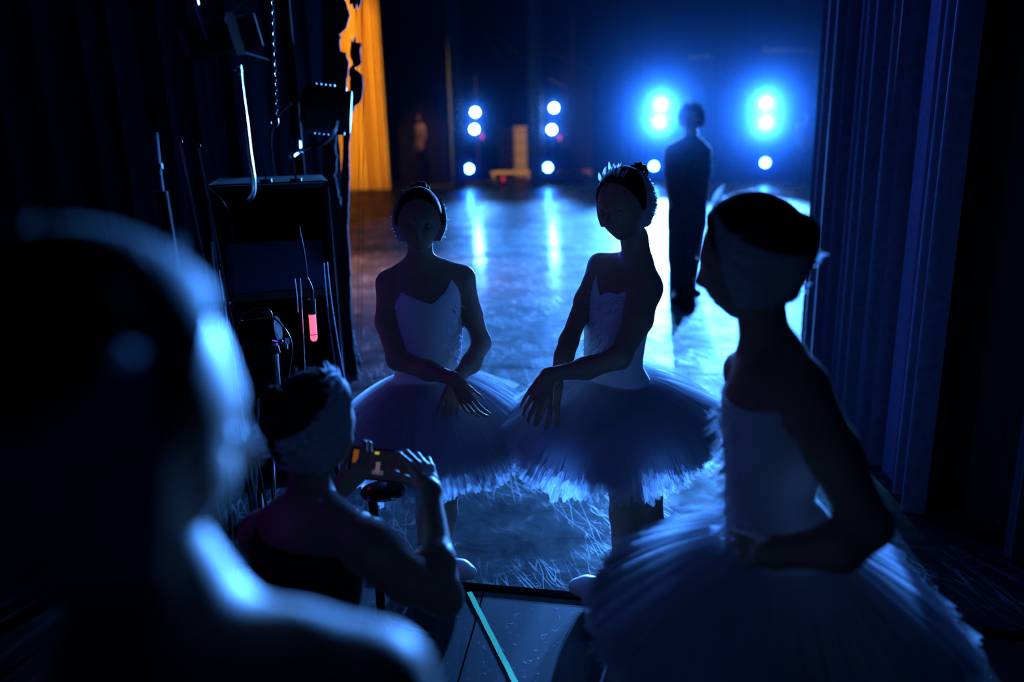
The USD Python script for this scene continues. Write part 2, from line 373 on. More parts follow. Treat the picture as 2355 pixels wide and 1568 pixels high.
# ------------------------------------------------------------------ bodies: signed distance of tapered limbs, blended, then meshed
class Field:
    def __init__(self, lo, hi, h):
        self.lo, self.h = np.asarray(lo, float), h
        n = np.ceil((np.asarray(hi) - self.lo) / h).astype(int) + 1
        self.f = np.full(n, 1.0, np.float32)
        self.ax = [self.lo[k] + h * np.arange(n[k]) for k in range(3)]

    def _sub(self, lo, hi):
        s = []
        for k in range(3):
            a = max(0, int((lo[k] - self.lo[k]) / self.h) - 1)
            b = min(self.f.shape[k], int((hi[k] - self.lo[k]) / self.h) + 2)
            if b <= a:
                return None, None
            s.append(slice(a, b))
        s = tuple(s)
        return s, np.stack(np.meshgrid(*[self.ax[k][s[k]] for k in range(3)], indexing='ij'), -1).astype(np.float32)

    def _put(self, s, d, k):
        g = self.f[s]
        if k:
            hh = np.maximum(k - np.abs(g - d), 0) / k
            self.f[s] = np.minimum(g, d) - hh * hh * k / 4
        else:
            self.f[s] = np.minimum(g, d)

    def bone(self, a, ra, b, rb, k=.025):
        a, b = np.asarray(a, float), np.asarray(b, float)
        m = max(ra, rb) + .05
        s, P = self._sub(np.minimum(a, b) - m, np.maximum(a, b) + m)
        if s is None:
            return
        ba = (b - a).astype(np.float32)
        w = P - a.astype(np.float32)
        t = np.clip((w @ ba) / max(float(ba @ ba), 1e-9), 0, 1)
        d = np.linalg.norm(w - t[..., None] * ba, axis=-1) - (ra + (rb - ra) * t)
        self._put(s, d, k)

    def slab(self, c0, a0, b0, c1, a1, b1, side, k=.03):
        """Tapered elliptic segment: half width a along side, half depth b."""
        c0, c1 = np.asarray(c0, float), np.asarray(c1, float)
        m = max(a0, a1, b0, b1) + .05
        s, P = self._sub(np.minimum(c0, c1) - m, np.maximum(c0, c1) + m)
        if s is None:
            return
        ax = c1 - c0
        L = np.linalg.norm(ax)
        ax = ax / L
        sd = unit(side - ax * (side @ ax))
        fw = np.cross(ax, sd)
        w = P - c0.astype(np.float32)
        h = w @ ax.astype(np.float32)
        t = np.clip(h / L, 0, 1)
        a, b = a0 + (a1 - a0) * t, b0 + (b1 - b0) * t
        e = (h - t * L)
        c = np.minimum(a, b)
        q = np.sqrt(((w @ sd.astype(np.float32)) / a) ** 2 + ((w @ fw.astype(np.float32)) / b) ** 2 + (e / c) ** 2)
        self._put(s, (q - 1) * c, .012)

    def mesh(self, it=4):
        from scipy.ndimage import gaussian_filter
        f = gaussian_filter(np.minimum(self.f, 3 * self.h), .7)
        for k in (0, .12, -.12, .25, -.25, .4, -.4, .55, .7):      # a slightly fuller or leaner surface where two sheets touch
            t = self._net(f + k * self.h, it)
            if t.is_watertight:
                break
        return t

    def _net(self, f, it):
        n = f.shape
        neg = f < 0
        C = np.array([[0, 0, 0], [1, 0, 0], [0, 1, 0], [1, 1, 0], [0, 0, 1], [1, 0, 1], [0, 1, 1], [1, 1, 1]])
        cnt = sum(neg[c[0]:n[0] - 1 + c[0], c[1]:n[1] - 1 + c[1], c[2]:n[2] - 1 + c[2]].astype(np.int8) for c in C)
        idx = np.argwhere((cnt > 0) & (cnt < 8))
        vid = np.full(np.array(n) - 1, -1, np.int64)
        vid[tuple(idx.T)] = np.arange(len(idx))
        acc, num = np.zeros((len(idx), 3)), np.zeros(len(idx))
        vals = [f[tuple((idx + c).T)] for c in C]
        for i in range(8):
            for j in range(i + 1, 8):
                if np.abs(C[i] - C[j]).sum() == 1:
                    x = (vals[i] < 0) != (vals[j] < 0)
                    t = np.where(x, vals[i] / np.where(x, vals[i] - vals[j], 1), 0)
                    acc += np.where(x[:, None], C[i] + t[:, None] * (C[j] - C[i]), 0)
                    num += x
        v = (idx + acc / num[:, None]) * self.h + self.lo
        quads = []
        for a in range(3):
            b, c = (a + 1) % 3, (a + 2) % 3
            s0, s1 = [slice(1, -1)] * 3, [slice(1, -1)] * 3
            s0[a], s1[a] = slice(0, -1), slice(1, None)
            A, B = neg[tuple(s0)], neg[tuple(s1)]
            e = np.argwhere(A != B)
            st = A[tuple(e.T)]
            e = e.copy()
            e[:, b] += 1
            e[:, c] += 1
            db, dc = np.eye(3, dtype=int)[b], np.eye(3, dtype=int)[c]
            q = np.stack([vid[tuple((e - db - dc).T)], vid[tuple((e - dc).T)], vid[tuple(e.T)], vid[tuple((e - db).T)]], 1)
            q[~st] = q[~st][:, ::-1]
            quads.append(q)
        q = np.vstack(quads)
        t = trimesh.Trimesh(v, np.vstack([q[:, [0, 1, 2]], q[:, [0, 2, 3]]]), process=False)
        if it:
            from scipy.sparse import coo_matrix
            e = t.edges_unique
            W = coo_matrix((np.ones(2 * len(e)), (np.r_[e[:, 0], e[:, 1]], np.r_[e[:, 1], e[:, 0]])), shape=(len(v), len(v))).tocsr()
            deg = np.maximum(np.asarray(W.sum(1)), 1)
            x = np.array(t.vertices)
            for _ in range(it):
                for lam in (.5, -.52):
                    x = x + lam * (W @ x / deg - x)
            t.vertices = x
        return t


def frame(fwd, up):
    """Columns right, forward, up."""
    y = unit(fwd)
    z = unit(np.asarray(up, float) - y * (np.asarray(up, float) @ y))
    return np.stack([np.cross(y, z), y, z], 1)


def to_manifold(t):
    return Manifold(MMesh(np.asarray(t.vertices, np.float32), np.asarray(t.faces, np.uint32)))


def join(parts):
    """One surface out of overlapping closed ones."""
    ms = [to_manifold(p) for p in parts]
    if all(m.status() == m3.Error.NoError and not m.is_empty() for m in ms):
        r = Manifold.batch_boolean(ms, m3.OpType.Add)
        if not r.is_empty():
            return as_tm(r)
    return cat(*parts)


_ico = {}


def ico(sub):
    if sub not in _ico:
        t = trimesh.creation.icosphere(sub, 1.0)
        _ico[sub] = (np.array(t.vertices), np.array(t.faces))
    return _ico[sub]


def head_points(d, grow=0.0, face=True):
    """Head surface along unit directions d, in a frame x right, y forward, z up, about 0.21 m tall."""
    x, y, z = d[:, 0], d[:, 1], d[:, 2]
    p = d * np.array([.074, .094, .106])
    low = np.clip(-z, 0, 1)
    p[:, 0] *= 1 - .34 * low ** 1.6
    back = np.clip(-y, 0, 1) * low
    p[:, 1] += .055 * back ** 1.1
    p[:, 1] += .010 * low * np.clip(y, 0, 1)
    p[:, 1] *= np.where(y > 0, .94, 1.0)
    if face:
        g = lambda cx, cz, sx, sz: np.exp(-((x - cx) / sx) ** 2 - ((z - cz) / sz) ** 2) * (y > 0)
        out = .017 * g(0, -.22, .085, .13) + .009 * g(0, -.06, .07, .18) - .008 * g(.36, 0, .17, .11) - .008 * g(-.36, 0, .17, .11) + .004 * g(0, .2, .6, .14)
        out += .006 * g(0, -.47, .22, .055) + .0065 * g(0, -.60, .19, .06) - .003 * g(0, -.53, .2, .03) + .007 * g(0, -.86, .2, .12)
        out += .004 * g(.45, -.3, .2, .2) + .004 * g(-.45, -.3, .2, .2)
        p[:, 1] += out
    n = d / np.array([.074, .094, .106])
    n /= np.linalg.norm(n, axis=1, keepdims=True)
    return p + n * grow


def head_mesh(sub=5, grow=0.0, face=True):
    d, f = ico(sub)
    return trimesh.Trimesh(head_points(d, grow, face), f, process=False)


def ear_mesh(s):
    e = cat(ball((0, 0, 0), .026, 2, (.38, .62, 1.05)))
    e.apply_transform(trimesh.transformations.rotation_matrix(.35 * s, [0, 0, 1]))
    e.apply_translation((s * .074, -.012, -.012))
    return e


def halfspace_cut(man, cuts):
    """Keep n . p > c for each (n, c)."""
    for n, c in cuts:
        n = np.asarray(n, float)
        L = np.linalg.norm(n)
        man = man.trim_by_plane(tuple(n / L), float(c) / L)
    return man


def blades(P, D, N, L, W, rng, curl=.35, seg=3):
    """Feather barbs: narrow leaf blades from points P along D, bending towards N."""
    V, Fc = [], []
    k = 0
    for p, d, n, l, w in zip(P, D, N, L, W):
        d = unit(d)
        s = np.cross(d, n)
        ls = np.linalg.norm(s)
        s = s / ls if ls > 1e-6 else np.array([1., 0, 0])
        for i in range(seg + 1):
            t = i / seg
            c = p + d * l * t + n * l * curl * t * t
            w_ = w * (math.sin(math.pi * min(.98, .12 + .88 * t)) ** .7)
            V += [c - s * w_, c + s * w_]
            if i:
                b = k + 2 * i
                Fc += [[b - 2, b - 1, b + 1], [b - 2, b + 1, b]]
        k += 2 * (seg + 1)
    return trimesh.Trimesh(np.array(V), np.array(Fc), process=False)


def make_hand(wrist, direc, thumb_side, palm, curls=(20, 25, 30, 35), scale=.86, spread=5., thumb_out=32., h=.003):
    """palm: the way the palm faces. curls in degrees per joint, from forefinger to little finger."""
    Y = unit(direc)
    X = unit(np.asarray(thumb_side, float) - Y * (np.asarray(thumb_side, float) @ Y))
    Z = np.cross(X, Y)
    if Z @ np.asarray(palm, float) > 0:
        Z = -Z                                   # Z is the back of the hand
    W = np.asarray(wrist, float)
    T = lambda x, y, z: W + scale * (X * x + Y * y + Z * z)
    bones = []
    knx = [.029, .0095, -.0095, -.027]
    kny = [.088, .092, .087, .079]
    for i in range(4):
        bones.append((T(knx[i] * .55, .012, 0), .014 * scale, T(knx[i], kny[i] - .006, .001), .0105 * scale, .012))
    bones.append((T(.012, .03, -.004), .016 * scale, T(-.012, .03, -.004), .015 * scale, .012))
    lens = [(.042, .025, .021), (.046, .028, .022), (.043, .026, .021), (.034, .020, .019)]
    for i in range(4):
        a = math.radians(spread * (1.5 - i))
        p, ang = np.array([knx[i] * 1.04, kny[i], 0.]), math.radians(curls[i] * .55)
        for j, L in enumerate(lens[i]):
            dd = np.array([math.sin(a) * math.cos(ang), math.cos(a) * math.cos(ang), -math.sin(ang)])
            q = p + dd * L
            r0, r1 = [(.0104, .0094), (.0094, .0084), (.0084, .0068)][j]
            if i == 3:
                r0, r1 = r0 * .88, r1 * .88
            bones.append((T(*p), r0 * scale, T(*q), r1 * scale, .004))
            p = q
            ang += math.radians(curls[i])
    a = math.radians(thumb_out)
    p = np.array([.020, .022, -.006])
    for j, L in enumerate((.040, .030, .025)):
        aa = a * (1 - .22 * j)
        q = p + L * np.array([math.sin(aa), math.cos(aa), -.30 - .08 * j])
        bones.append((T(*p), (.0125, .0095, .0088)[j] * scale, T(*q), (.0098, .0088, .0068)[j] * scale, .006))
        p = q
    pts = np.array([b[0] for b in bones] + [b[2] for b in bones])
    F = Field(pts.min(0) - .025, pts.max(0) + .025, h)
    for b in bones:
        F.bone(*b)
    return F.mesh(3)


def loft(rings, closed_top=True, closed_bottom=True):
    n, m = len(rings), len(rings[0])
    v = np.vstack(rings)
    i, j = np.meshgrid(np.arange(n - 1), np.arange(m), indexing='ij')
    q = np.stack([i * m + j, i * m + (j + 1) % m, (i + 1) * m + (j + 1) % m, (i + 1) * m + j], -1).reshape(-1, 4)
    f = [q[:, [0, 1, 2]], q[:, [0, 2, 3]]]
    return v, np.vstack(f)


class Person:
    """A figure described by joints in world coordinates."""

    def __init__(self, name, label, base, catg='person'):
        self.t = thing(name, label, catg, base)
        self.parts = []

    def body(self, torso, side, limbs, hands=(), head=None, h=.0075, material=None, eyes=True, ears=True):
        """torso: [(centre, half width, half depth)] from the neck down; limbs: chains of (point, radius)."""
        pts = np.array([c for c, a, b in torso] + [p for l in limbs for p, r in l])
        F = Field(pts.min(0) - .2, pts.max(0) + .2, h)
        side = np.asarray(side, float)
        for (c0, a0, b0), (c1, a1, b1) in zip(torso[:-1], torso[1:]):
            F.slab(c0, a0, b0, c1, a1, b1, side)
        for l in limbs:
            for (p, r), (q, s) in zip(l[:-1], l[1:]):
                F.bone(p, r, q, s, .02)
        parts = [F.mesh(6)] + list(hands)
        if head is not None:
            self.hpos, self.hM, self.hs = head
            hm = head_mesh()
            es = [ear_mesh(-1), ear_mesh(1)] if ears else []
            for m in [hm] + es:
                parts.append(self.place(m))
        self.F = F
        obj('body', join(parts), material or skin, self.t, smooth=True, world=True)
        if head is not None and eyes:
            for s in (-1, 1):
                e = ball((s * .030, .0735, .0), .0088, 2)
                obj('eye', self.place(e), eye_mat, self.t, smooth=True, world=True)

    def place(self, m):
        m = as_tm(m).copy()
        m.vertices = self.hpos + (m.vertices * self.hs) @ self.hM.T
        return m

    def hair(self, grow=.009, front=.022, tilt=.38, nape=-.062, bun=(0, -.108, .045), bun_r=.036, rough=0.0, seed=0, strands=26, material=None):
        d, f = ico(5)
        p = head_points(d, grow, False)
        if rough:
            p = p + d * (rough * (meshkit.fbm(d * 9 + seed, 3)[:, None] - .35))
        man = halfspace_cut(to_manifold(trimesh.Trimesh(p, f, process=False)), [((0, -1, tilt), -front), ((0, -.25, 1), nape)])
        parts = [as_tm(man)]
        if bun is not None:
            dd, ff = ico(4)
            b = dd * np.array([bun_r, bun_r * .8, bun_r]) * (1 + .07 * np.sin(9 * np.arctan2(dd[:, 0], dd[:, 2]) + 6 * dd[:, 1])[:, None]) + np.array(bun)
            parts.append(trimesh.Trimesh(b, ff, process=False))
        hp = obj('hair', self.place(join(parts)), material or hair, self.t, smooth=50, world=True)
        if strands:
            rng = np.random.default_rng(seed + 5)
            dirs = rng.normal(size=(strands, 3))
            dirs[:, 2] = np.abs(dirs[:, 2]) + .25
            dirs[:, 1] -= .25
            dirs /= np.linalg.norm(dirs, axis=1, keepdims=True)
            P = head_points(dirs, grow, False)
            D = np.cross(dirs, rng.normal(size=(strands, 3))) + .35 * dirs
            ts = []
            for a, dv, nn in zip(P, D, dirs):
                dv = unit(dv)
                L = rng.uniform(.012, .034)
                c = [a + dv * L * t + nn * L * .7 * t * (1 - .5 * t) for t in np.linspace(0, 1, 4)]
                ts.append(tube(c, np.linspace(.0005, .0002, 4), 3))
            obj('loose_hair', self.place(cat(*ts)), material or hair, self.t, smooth=True, world=True, kind='stuff')
        return hp

    def headpiece(self, grow=.0165, seed=1, front=.014, tilt=-.42, low=-.066, hole=(0, -.085, .066), hole_r=.082, crown=True, n=150, fl=1.0, crown_at=.35):
        d, f = ico(5)
        p = head_points(d, grow, False)
        p[:, 0] *= 1.0 + .05 * np.clip(-d[:, 2] + .3, 0, 1)
        man = halfspace_cut(to_manifold(trimesh.Trimesh(p, f, process=False)), [((0, -1, tilt), -front), ((0, -.15, 1), low)])
        man = man - Manifold.sphere(hole_r, 48).translate(hole)
        # the nape stays free
        man = man - Manifold.cube((.075, .2, .12), True).translate((0, -.16, -.05))
        hp = obj('headpiece', self.place(as_tm(man)), headpiece_cloth, self.t, smooth=45, world=True, label='white feathered headpiece over the ears')
        rng = np.random.default_rng(seed)
        tm = as_tm(man)
        fa, cen, nor = tm.area_faces, tm.triangles_center, tm.face_normals
        ok = (np.einsum('ij,ij->i', nor, unit_rows(cen)) > .6) & (np.linalg.norm(cen / np.array([.074, .094, .106]), axis=1) > 1.0)
        w = fa * ok
        pick = rng.choice(len(fa), n, p=w / w.sum())
        P, N = cen[pick], nor[pick]
        back = np.array([0, -1.0, -.35])
        D = back - N * (N @ back)[:, None]
        D = D + .22 * rng.normal(size=D.shape) + .16 * N
        b = blades(P - N * .002, D, N, rng.uniform(.014, .026, n) * fl, rng.uniform(.0018, .0036, n), rng, curl=.05)
        obj('feathers', self.place(b), feather_mat, self.t, smooth=False, world=True, kind='stuff')
        if crown:
            m = 15
            xs = np.linspace(-.036, .036, m)
            P = np.stack([xs, np.full(m, .035 + crown_at * .02), np.full(m, .108)], 1) + rng.normal(size=(m, 3)) * .003
            P[:, 2] = .106 * np.sqrt(np.clip(1 - (P[:, 0] / .074) ** 2 - (P[:, 1] / .094) ** 2, .2, 1)) + grow * .8
            D = np.stack([xs * 7, np.full(m, -.25), np.full(m, 1.)], 1) + .2 * rng.normal(size=(m, 3))
            N = np.tile([0, -.8, -.2], (m, 1)) + .3 * rng.normal(size=(m, 3))
            obj('crown_plume', self.place(blades(P, D, N, rng.uniform(.022, .036, m), rng.uniform(.003, .005, m), rng, curl=.45, seg=5)), feather_mat, self.t, smooth=False, world=True)
        return hp

    def bodice(self, torso, side, top, bottom, neck, grow=.011, material=None, n=72):
        """A close shell over the torso between parameters top and bottom (indices along the sections); neck(theta) lowers the top edge."""
        cs = np.array([c for c, a, b in torso])
        ab = np.array([(a, b) for c, a, b in torso])
        side = unit(side)
        from scipy.interpolate import PchipInterpolator
        k = np.arange(len(cs))
        fc, fab = PchipInterpolator(k, cs), PchipInterpolator(k, ab)
        th = np.arange(n) / n * 2 * np.pi
        outer, inner = [], []
        R = 22
        for lst, g in ((outer, grow), (inner, grow - .007)):
            for r in range(R):
                s = r / (R - 1)
                ring = []
                for q in th:
                    t0 = top + neck(q)
                    t = t0 + (bottom - t0) * s
                    c, (a, b) = fc(t), fab(t)
                    axd = unit(fc(min(t + .05, k[-1])) - fc(max(t - .05, 0)))
                    sd = unit(side - axd * (side @ axd))
                    fw = np.cross(sd, axd)      # axd points down: forward = side x down
                    ring.append(c + sd * math.cos(q) * (a + g) + fw * math.sin(q) * (b + g))
                lst.append(np.array(ring))
        rings = outer + inner[::-1]
        rings.append(outer[0])
        v, f = loft(rings)
        f = f % (len(rings) * n)
        last = (len(rings) - 1) * n
        f = np.where(f >= last, f - last, f)
        t = trimesh.Trimesh(v[:last], f, process=False)
        if t.volume < 0:
            t.invert()
        self.bod = np.array(outer)
        return obj('bodice', t, material or white_cloth, self.t, smooth=50, world=True)

    def chest_feathers(self, rows, cols, n, seed, out=.5, length=(.016, .034), name='bodice_feathers'):
        """Feather barbs over part of the bodice grid."""
        rng = np.random.default_rng(seed)
        R, C, _ = self.bod.shape
        P, D, N = [], [], []
        for _ in range(n):
            r, c = rng.integers(rows[0], rows[1]), int(rng.integers(cols[0], cols[1])) % C
            p = self.bod[r, c]
            dn = unit(self.bod[min(r + 1, R - 1), c] - self.bod[r - 1 if r else 0, c])
            ar = unit(self.bod[r, (c + 1) % C] - self.bod[r, c - 1])
            nn = np.cross(ar, dn)
            if nn @ (p - self.bod[r].mean(0)) < 0:
                nn = -nn
            P.append(p)
            N.append(nn)
            D.append(dn + out * nn + .35 * rng.normal(size=3))
        obj(name, blades(np.array(P), np.array(D), np.array(N), rng.uniform(*length, n), rng.uniform(.0015, .003, n), rng, curl=.1), feather_mat, self.t, smooth=False, world=True, kind='stuff')

    def tutu(self, centre, up, r_in, r_out, drop, seed, layers=9, lean=0.0, n=520, m=14, aspect=1.0, lift_dir=None, lift=0.0, basque=True):
        """Layers of tulle round the hips. drop: how far the edge falls; lift raises it on the side of lift_dir."""
        rng = np.random.default_rng(seed)
        M = frame(np.array([0, 1., 0]) if lift_dir is None else lift_dir, up)
        th = np.arange(n + 1) / n * 2 * np.pi
        ld = np.sin(th)                          # +1 on the lift side
        par = None
        for k in range(layers):
            u = k / (layers - 1)
            rr = r_out * (1 - .13 * u) * (1 + .025 * np.sin(3 * th + rng.uniform(0, 6)))
            dr = drop * (1 + .55 * u)
            ragged = 1 - .085 * rng.random(n) ** 2.2
            ragged = np.append(ragged, ragged[0])
            ph = rng.uniform(0, 6, 4)
            pl = .5 * np.sin(46 * th + ph[0] + 2 * np.sin(3 * th)) + .35 * np.sin(83 * th + ph[1]) + .5 * np.sin(17 * th + ph[2])
            big = np.sin(5 * th + ph[3]) + .6 * np.sin(8 * th + ph[2])
            rings, uv = [], []
            for j in range(m):
                s = j / (m - 1)
                r = r_in + (rr * (ragged if j == m - 1 else (1 + (ragged - 1) * s ** 6)) - r_in) * s
                z = -dr * (s ** 1.35) + lift * ld * s - .012 * u + (.016 * pl * s ** 1.2 + .014 * big * s ** 2) * (r_out / .32)
                x, y = r * np.cos(th), r * np.sin(th) * aspect
                rings.append(np.stack([x, y, z], 1) @ M.T + centre)
                uv.append(np.stack([th / (2 * np.pi) + .37 * k, np.full(n + 1, s + .2 * k)], 1))
            v = np.vstack(rings)
            i, j = np.meshgrid(np.arange(m - 1), np.arange(n), indexing='ij')
            w = n + 1
            q = np.stack([i * w + j, i * w + j + 1, (i + 1) * w + j + 1, (i + 1) * w + j], -1).reshape(-1, 4)
            t = trimesh.Trimesh(v, np.vstack([q[:, [0, 1, 2]], q[:, [0, 2, 3]]]), process=False)
            if par is None:
                par = obj('tutu', t, tulle, self.t, smooth=True, uv=np.vstack(uv), world=True, label='white tulle tutu with a ragged edge')
            else:
                obj('tulle_layer', t, tulle, par, smooth=True, uv=np.vstack(uv), world=True)
        return par

    def shoe(self, heel, toe, r=.030, name='pointe_shoe', material=None, ankle=None):
        heel, toe = np.asarray(heel, float), np.asarray(toe, float)
        d = unit(toe - heel)
        F = Field(np.minimum(heel, toe) - .09, np.maximum(heel, toe) + .09, .005)
        mid = heel + (toe - heel) * .62
        F.bone(heel, r * .95, mid, r * 1.05, .02)
        F.bone(mid, r * 1.05, toe - d * r * .6, r * .82, .02)
        m = F.mesh(3)
        m.apply_translation([0, 0, max(0., .0022 - m.bounds[0][2])])
        return obj(name, m, material or satin_shoe, self.t, smooth=True, world=True)


def unit_rows(a):
    return a / np.maximum(np.linalg.norm(a, axis=1, keepdims=True), 1e-9)


def px_m(p):
    """Metres per pixel at the world point p."""
    return float((np.asarray(p) - EYE) @ FW) / F_PX

# ------------------------------------------------------------------ dancer with arms crossed, facing the camera
A = Person('person', 'person in a white tutu facing the camera, wrists crossed low', (-.26, 2.6, 0))
sideA = unit([1, .10, 0])
torA = [(at(966, 606, 2.56), .040, .038), (at(972, 640, 2.57), .100, .058), (at(980, 672, 2.57), .118, .075), (at(986, 705, 2.57), .108, .080), (at(989, 765, 2.57), .098, .072),
        (at(988, 825, 2.57), .094, .070), (at(986, 885, 2.57), .112, .088), (at(986, 935, 2.57), .118, .092), (at(986, 965, 2.57), .095, .08)]
wrA, wlA = at(1046, 872, 2.33), at(1052, 868, 2.40)
hA1 = make_hand(wrA, at(1090, 952, 2.30) - wrA, at(1100, 870, 2.30) - at(1060, 900, 2.34), (0, .7, -.7), curls=(16, 24, 26, 24), scale=.88, spread=6, thumb_out=14)
hA2 = make_hand(wlA, at(1026, 965, 2.37) - wlA, (-1, 0, .1), (0, 1, -.2), curls=(9, 9, 8, 9), scale=.88, spread=5, thumb_out=14)
limbsA = [
    [(at(966, 592, 2.55), .038), (at(967, 540, 2.55), .040)],
    [(at(950, 612, 2.56), .034), (at(896, 652, 2.57), .040), (at(889, 740, 2.55), .034), (at(912, 828, 2.50), .029), (at(985, 852, 2.41), .029), (wrA, .019), (at(1062, 890, 2.32), .016)],
    [(at(985, 610, 2.56), .034), (at(1062, 640, 2.58), .040), (at(1084, 720, 2.57), .032), (at(1108, 788, 2.54), .028), (at(1084, 835, 2.47), .029), (wlA, .019), (at(1046, 885, 2.39), .016)],
    [(at(960, 930, 2.57), .075), (at(985, 1110, 2.55), .048), (at(985, 1180, 2.58), .042), (at(978, 1290, 2.60), .026)],
    [(at(1010, 930, 2.57), .075), (at(1022, 1115, 2.52), .048), (at(1022, 1180, 2.55), .042), (at(1012, 1300, 2.52), .026)],
]
A.body(torA, sideA, limbsA, [hA1, hA2], (at(965, 508, 2.52), frame((.05, -1, -.10), (.02, 0, 1)), .93))
A.hair(seed=3, bun=(0, -.085, .085), bun_r=.034, strands=40)
A.headpiece(seed=11, n=170, crown=False)
def neck_line(front):
    """Top edge of a bodice: a sweetheart dip at the front between two points over the bust, low under the arms and at the back."""
    def f(q):
        d = abs(((q - front + math.pi) % (2 * math.pi)) - math.pi)
        if d < .78:
            return 1.35 * (1 - d / .78) ** .85
        return 1.30 * min(1., (d - .78) / .42) ** .8
    return f


A.bodice(torA, sideA, 1.25, 6.1, neck_line(1.5 * math.pi + .12))
A.chest_feathers((6, 20), (60, 72), 170, 5, out=.5, length=(.012, .026))
A.tutu(at(986, 862, 2.57), (-.03, -.05, 1), .10, .350, .175, 21, lift_dir=np.array([.15, 1, 0]), lift=.05)
A.shoe(on_floor(1016, 1318) + [0, 0, .03], on_floor(1092, 1342) + [0, 0, .024])
A.shoe(on_floor(975, 1295) + [0, 0, .03], on_floor(950, 1330) + [0, 0, .024])

# ------------------------------------------------------------------ dancer in the middle, turned to the left
B = Person('person', 'person in a white tutu turned left, hands crossed, before the person in black T-shirt', (.33, 2.45, 0))
fB = unit([-.80, -.60, 0])
sideB = unit(np.cross(fB, [0, 0, 1]))      # her right
torB = [(at(1462, 606, 2.42), .042, .040), (at(1452, 640, 2.43), .100, .062), (at(1436, 675, 2.43), .112, .085), (at(1422, 715, 2.42), .108, .086), (at(1414, 770, 2.41), .094, .078),
        (at(1410, 835, 2.40), .088, .074), (at(1416, 890, 2.40), .110, .094), (at(1422, 945, 2.41), .118, .100), (at(1424, 975, 2.41), .095, .085)]
wnB, wfB = at(1262, 862, 2.16), at(1279, 868, 2.27)
hB1 = make_hand(wnB, at(1206, 955, 2.12) - wnB, (.2, -.4, -.6), (.8, .2, -.3), curls=(22, 26, 26, 24), scale=.88, spread=3, thumb_out=30)
hB2 = make_hand(wfB, at(1252, 962, 2.25) - wfB, (1, .1, .2), (.2, 1, -.1), curls=(6, 8, 8, 10), scale=.90, spread=10, thumb_out=12)
limbsB = [
    [(at(1466, 600, 2.42), .042), (at(1458, 545, 2.41), .042)],
    [(at(1470, 612, 2.40), .042), (at(1482, 662, 2.36), .050), (at(1468, 735, 2.28), .040), (at(1425, 822, 2.20), .031), (at(1350, 846, 2.18), .030), (wnB, .019), (at(1245, 880, 2.15), .016)],
    [(at(1450, 606, 2.44), .038), (at(1381, 610, 2.50), .036), (at(1345, 690, 2.44), .030), (at(1308, 785, 2.34), .027), (at(1297, 820, 2.31), .027), (wfB, .018), (at(1272, 890, 2.26), .016)],
    [(at(1405, 960, 2.38), .078), (at(1437, 1120, 2.36), .050), (at(1436, 1180, 2.38), .047), (at(1430, 1330, 2.36), .027)],
    [(at(1450, 960, 2.44), .078), (at(1485, 1130, 2.38), .052), (at(1496, 1210, 2.42), .046), (at(1496, 1320, 2.52), .028)],
]
B.body(torB, sideB, limbsB, [hB1, hB2], (at(1436, 470, 2.37), frame((-.62, -.74, -.22), (-.02, 0, 1)), .98))
B.hair(seed=8, bun=(0, -.095, .070), bun_r=.032, strands=40)
B.headpiece(seed=12, n=170, crown=True, fl=.9)
B.bodice(torB, sideB, 1.30, 6.1, neck_line(.5 * math.pi))
B.chest_feathers((2, 16), (8, 30), 260, 6, out=.55)
B.tutu(at(1418, 862, 2.40), (.08, -.03, 1), .10, .36, .15, 22, lift_dir=unit([.75, .65, 0]), lift=.055)
B.shoe(on_floor(1410, 1378) + [0, 0, .03], on_floor(1312, 1374) + [0, 0, .027], r=.033)
B.shoe(on_floor(1490, 1345) + [0, 0, .03], on_floor(1545, 1365) + [0, 0, .027])

# ------------------------------------------------------------------ dancer in the right foreground, seen from behind
C = Person('person', 'person in a wide white tutu seen from behind, elbow out, in the right foreground', (.52, 1.35, 0))
fC = unit([-.93, .36, 0])
sideC = unit(np.cross(fC, [0, 0, 1]))
torC = [(at(1765, 800, 1.37), .044, .044), (at(1775, 850, 1.37), .105, .066), (at(1780, 900, 1.37), .120, .082), (at(1778, 960, 1.37), .115, .082), (at(1776, 1060, 1.37), .100, .076),
        (at(1768, 1150, 1.37), .084, .070), (at(1795, 1250, 1.37), .112, .095), (at(1800, 1340, 1.37), .118, .1), (at(1800, 1380, 1.37), .095, .085)]
wC, wC2 = at(1772, 1272, 1.13), at(1770, 1165, 1.50)
hC1 = make_hand(wC, at(1700, 1264, 1.20) - wC, (0, .3, 1), (.3, .8, 0), curls=(30, 32, 34, 36), scale=.86, spread=2, thumb_out=18)
hC2 = make_hand(wC2, at(1700, 1155, 1.46) - wC2, (0, -.2, 1), (.3, -.8, 0), curls=(30, 32, 34, 36), scale=.84, spread=2, thumb_out=18)
limbsC = [
    [(at(1760, 790, 1.37), .043), (at(1748, 700, 1.36), .044)],
    [(at(1790, 812, 1.36), .042), (at(1838, 890, 1.29), .047), (at(1915, 1040, 1.18), .042), (at(1995, 1205, 1.10), .036), (at(1930, 1258, 1.09), .036), (wC, .024), (at(1750, 1272, 1.15), .018)],
    [(at(1745, 812, 1.39), .036), (at(1712, 850, 1.52), .038), (at(1705, 1000, 1.56), .033), (at(1790, 1120, 1.58), .030), (wC2, .021), (at(1752, 1162, 1.49), .016)],
    [(at(1775, 1360, 1.37), .085), (at(1790, 1700, 1.40), .052), (np.array([.50, 1.40, .28]), .047), (np.array([.50, 1.42, .06]), .028)],
    [(at(1825, 1360, 1.33), .085), (at(1840, 1700, 1.32), .052), (np.array([.58, 1.34, .28]), .047), (np.array([.58, 1.34, .06]), .028)],
]
C.body(torC, sideC, limbsC, [hC1, hC2], (at(1732, 600, 1.36), frame((-.82, .53, -.22), (-.06, 0, 1)), 1.02))
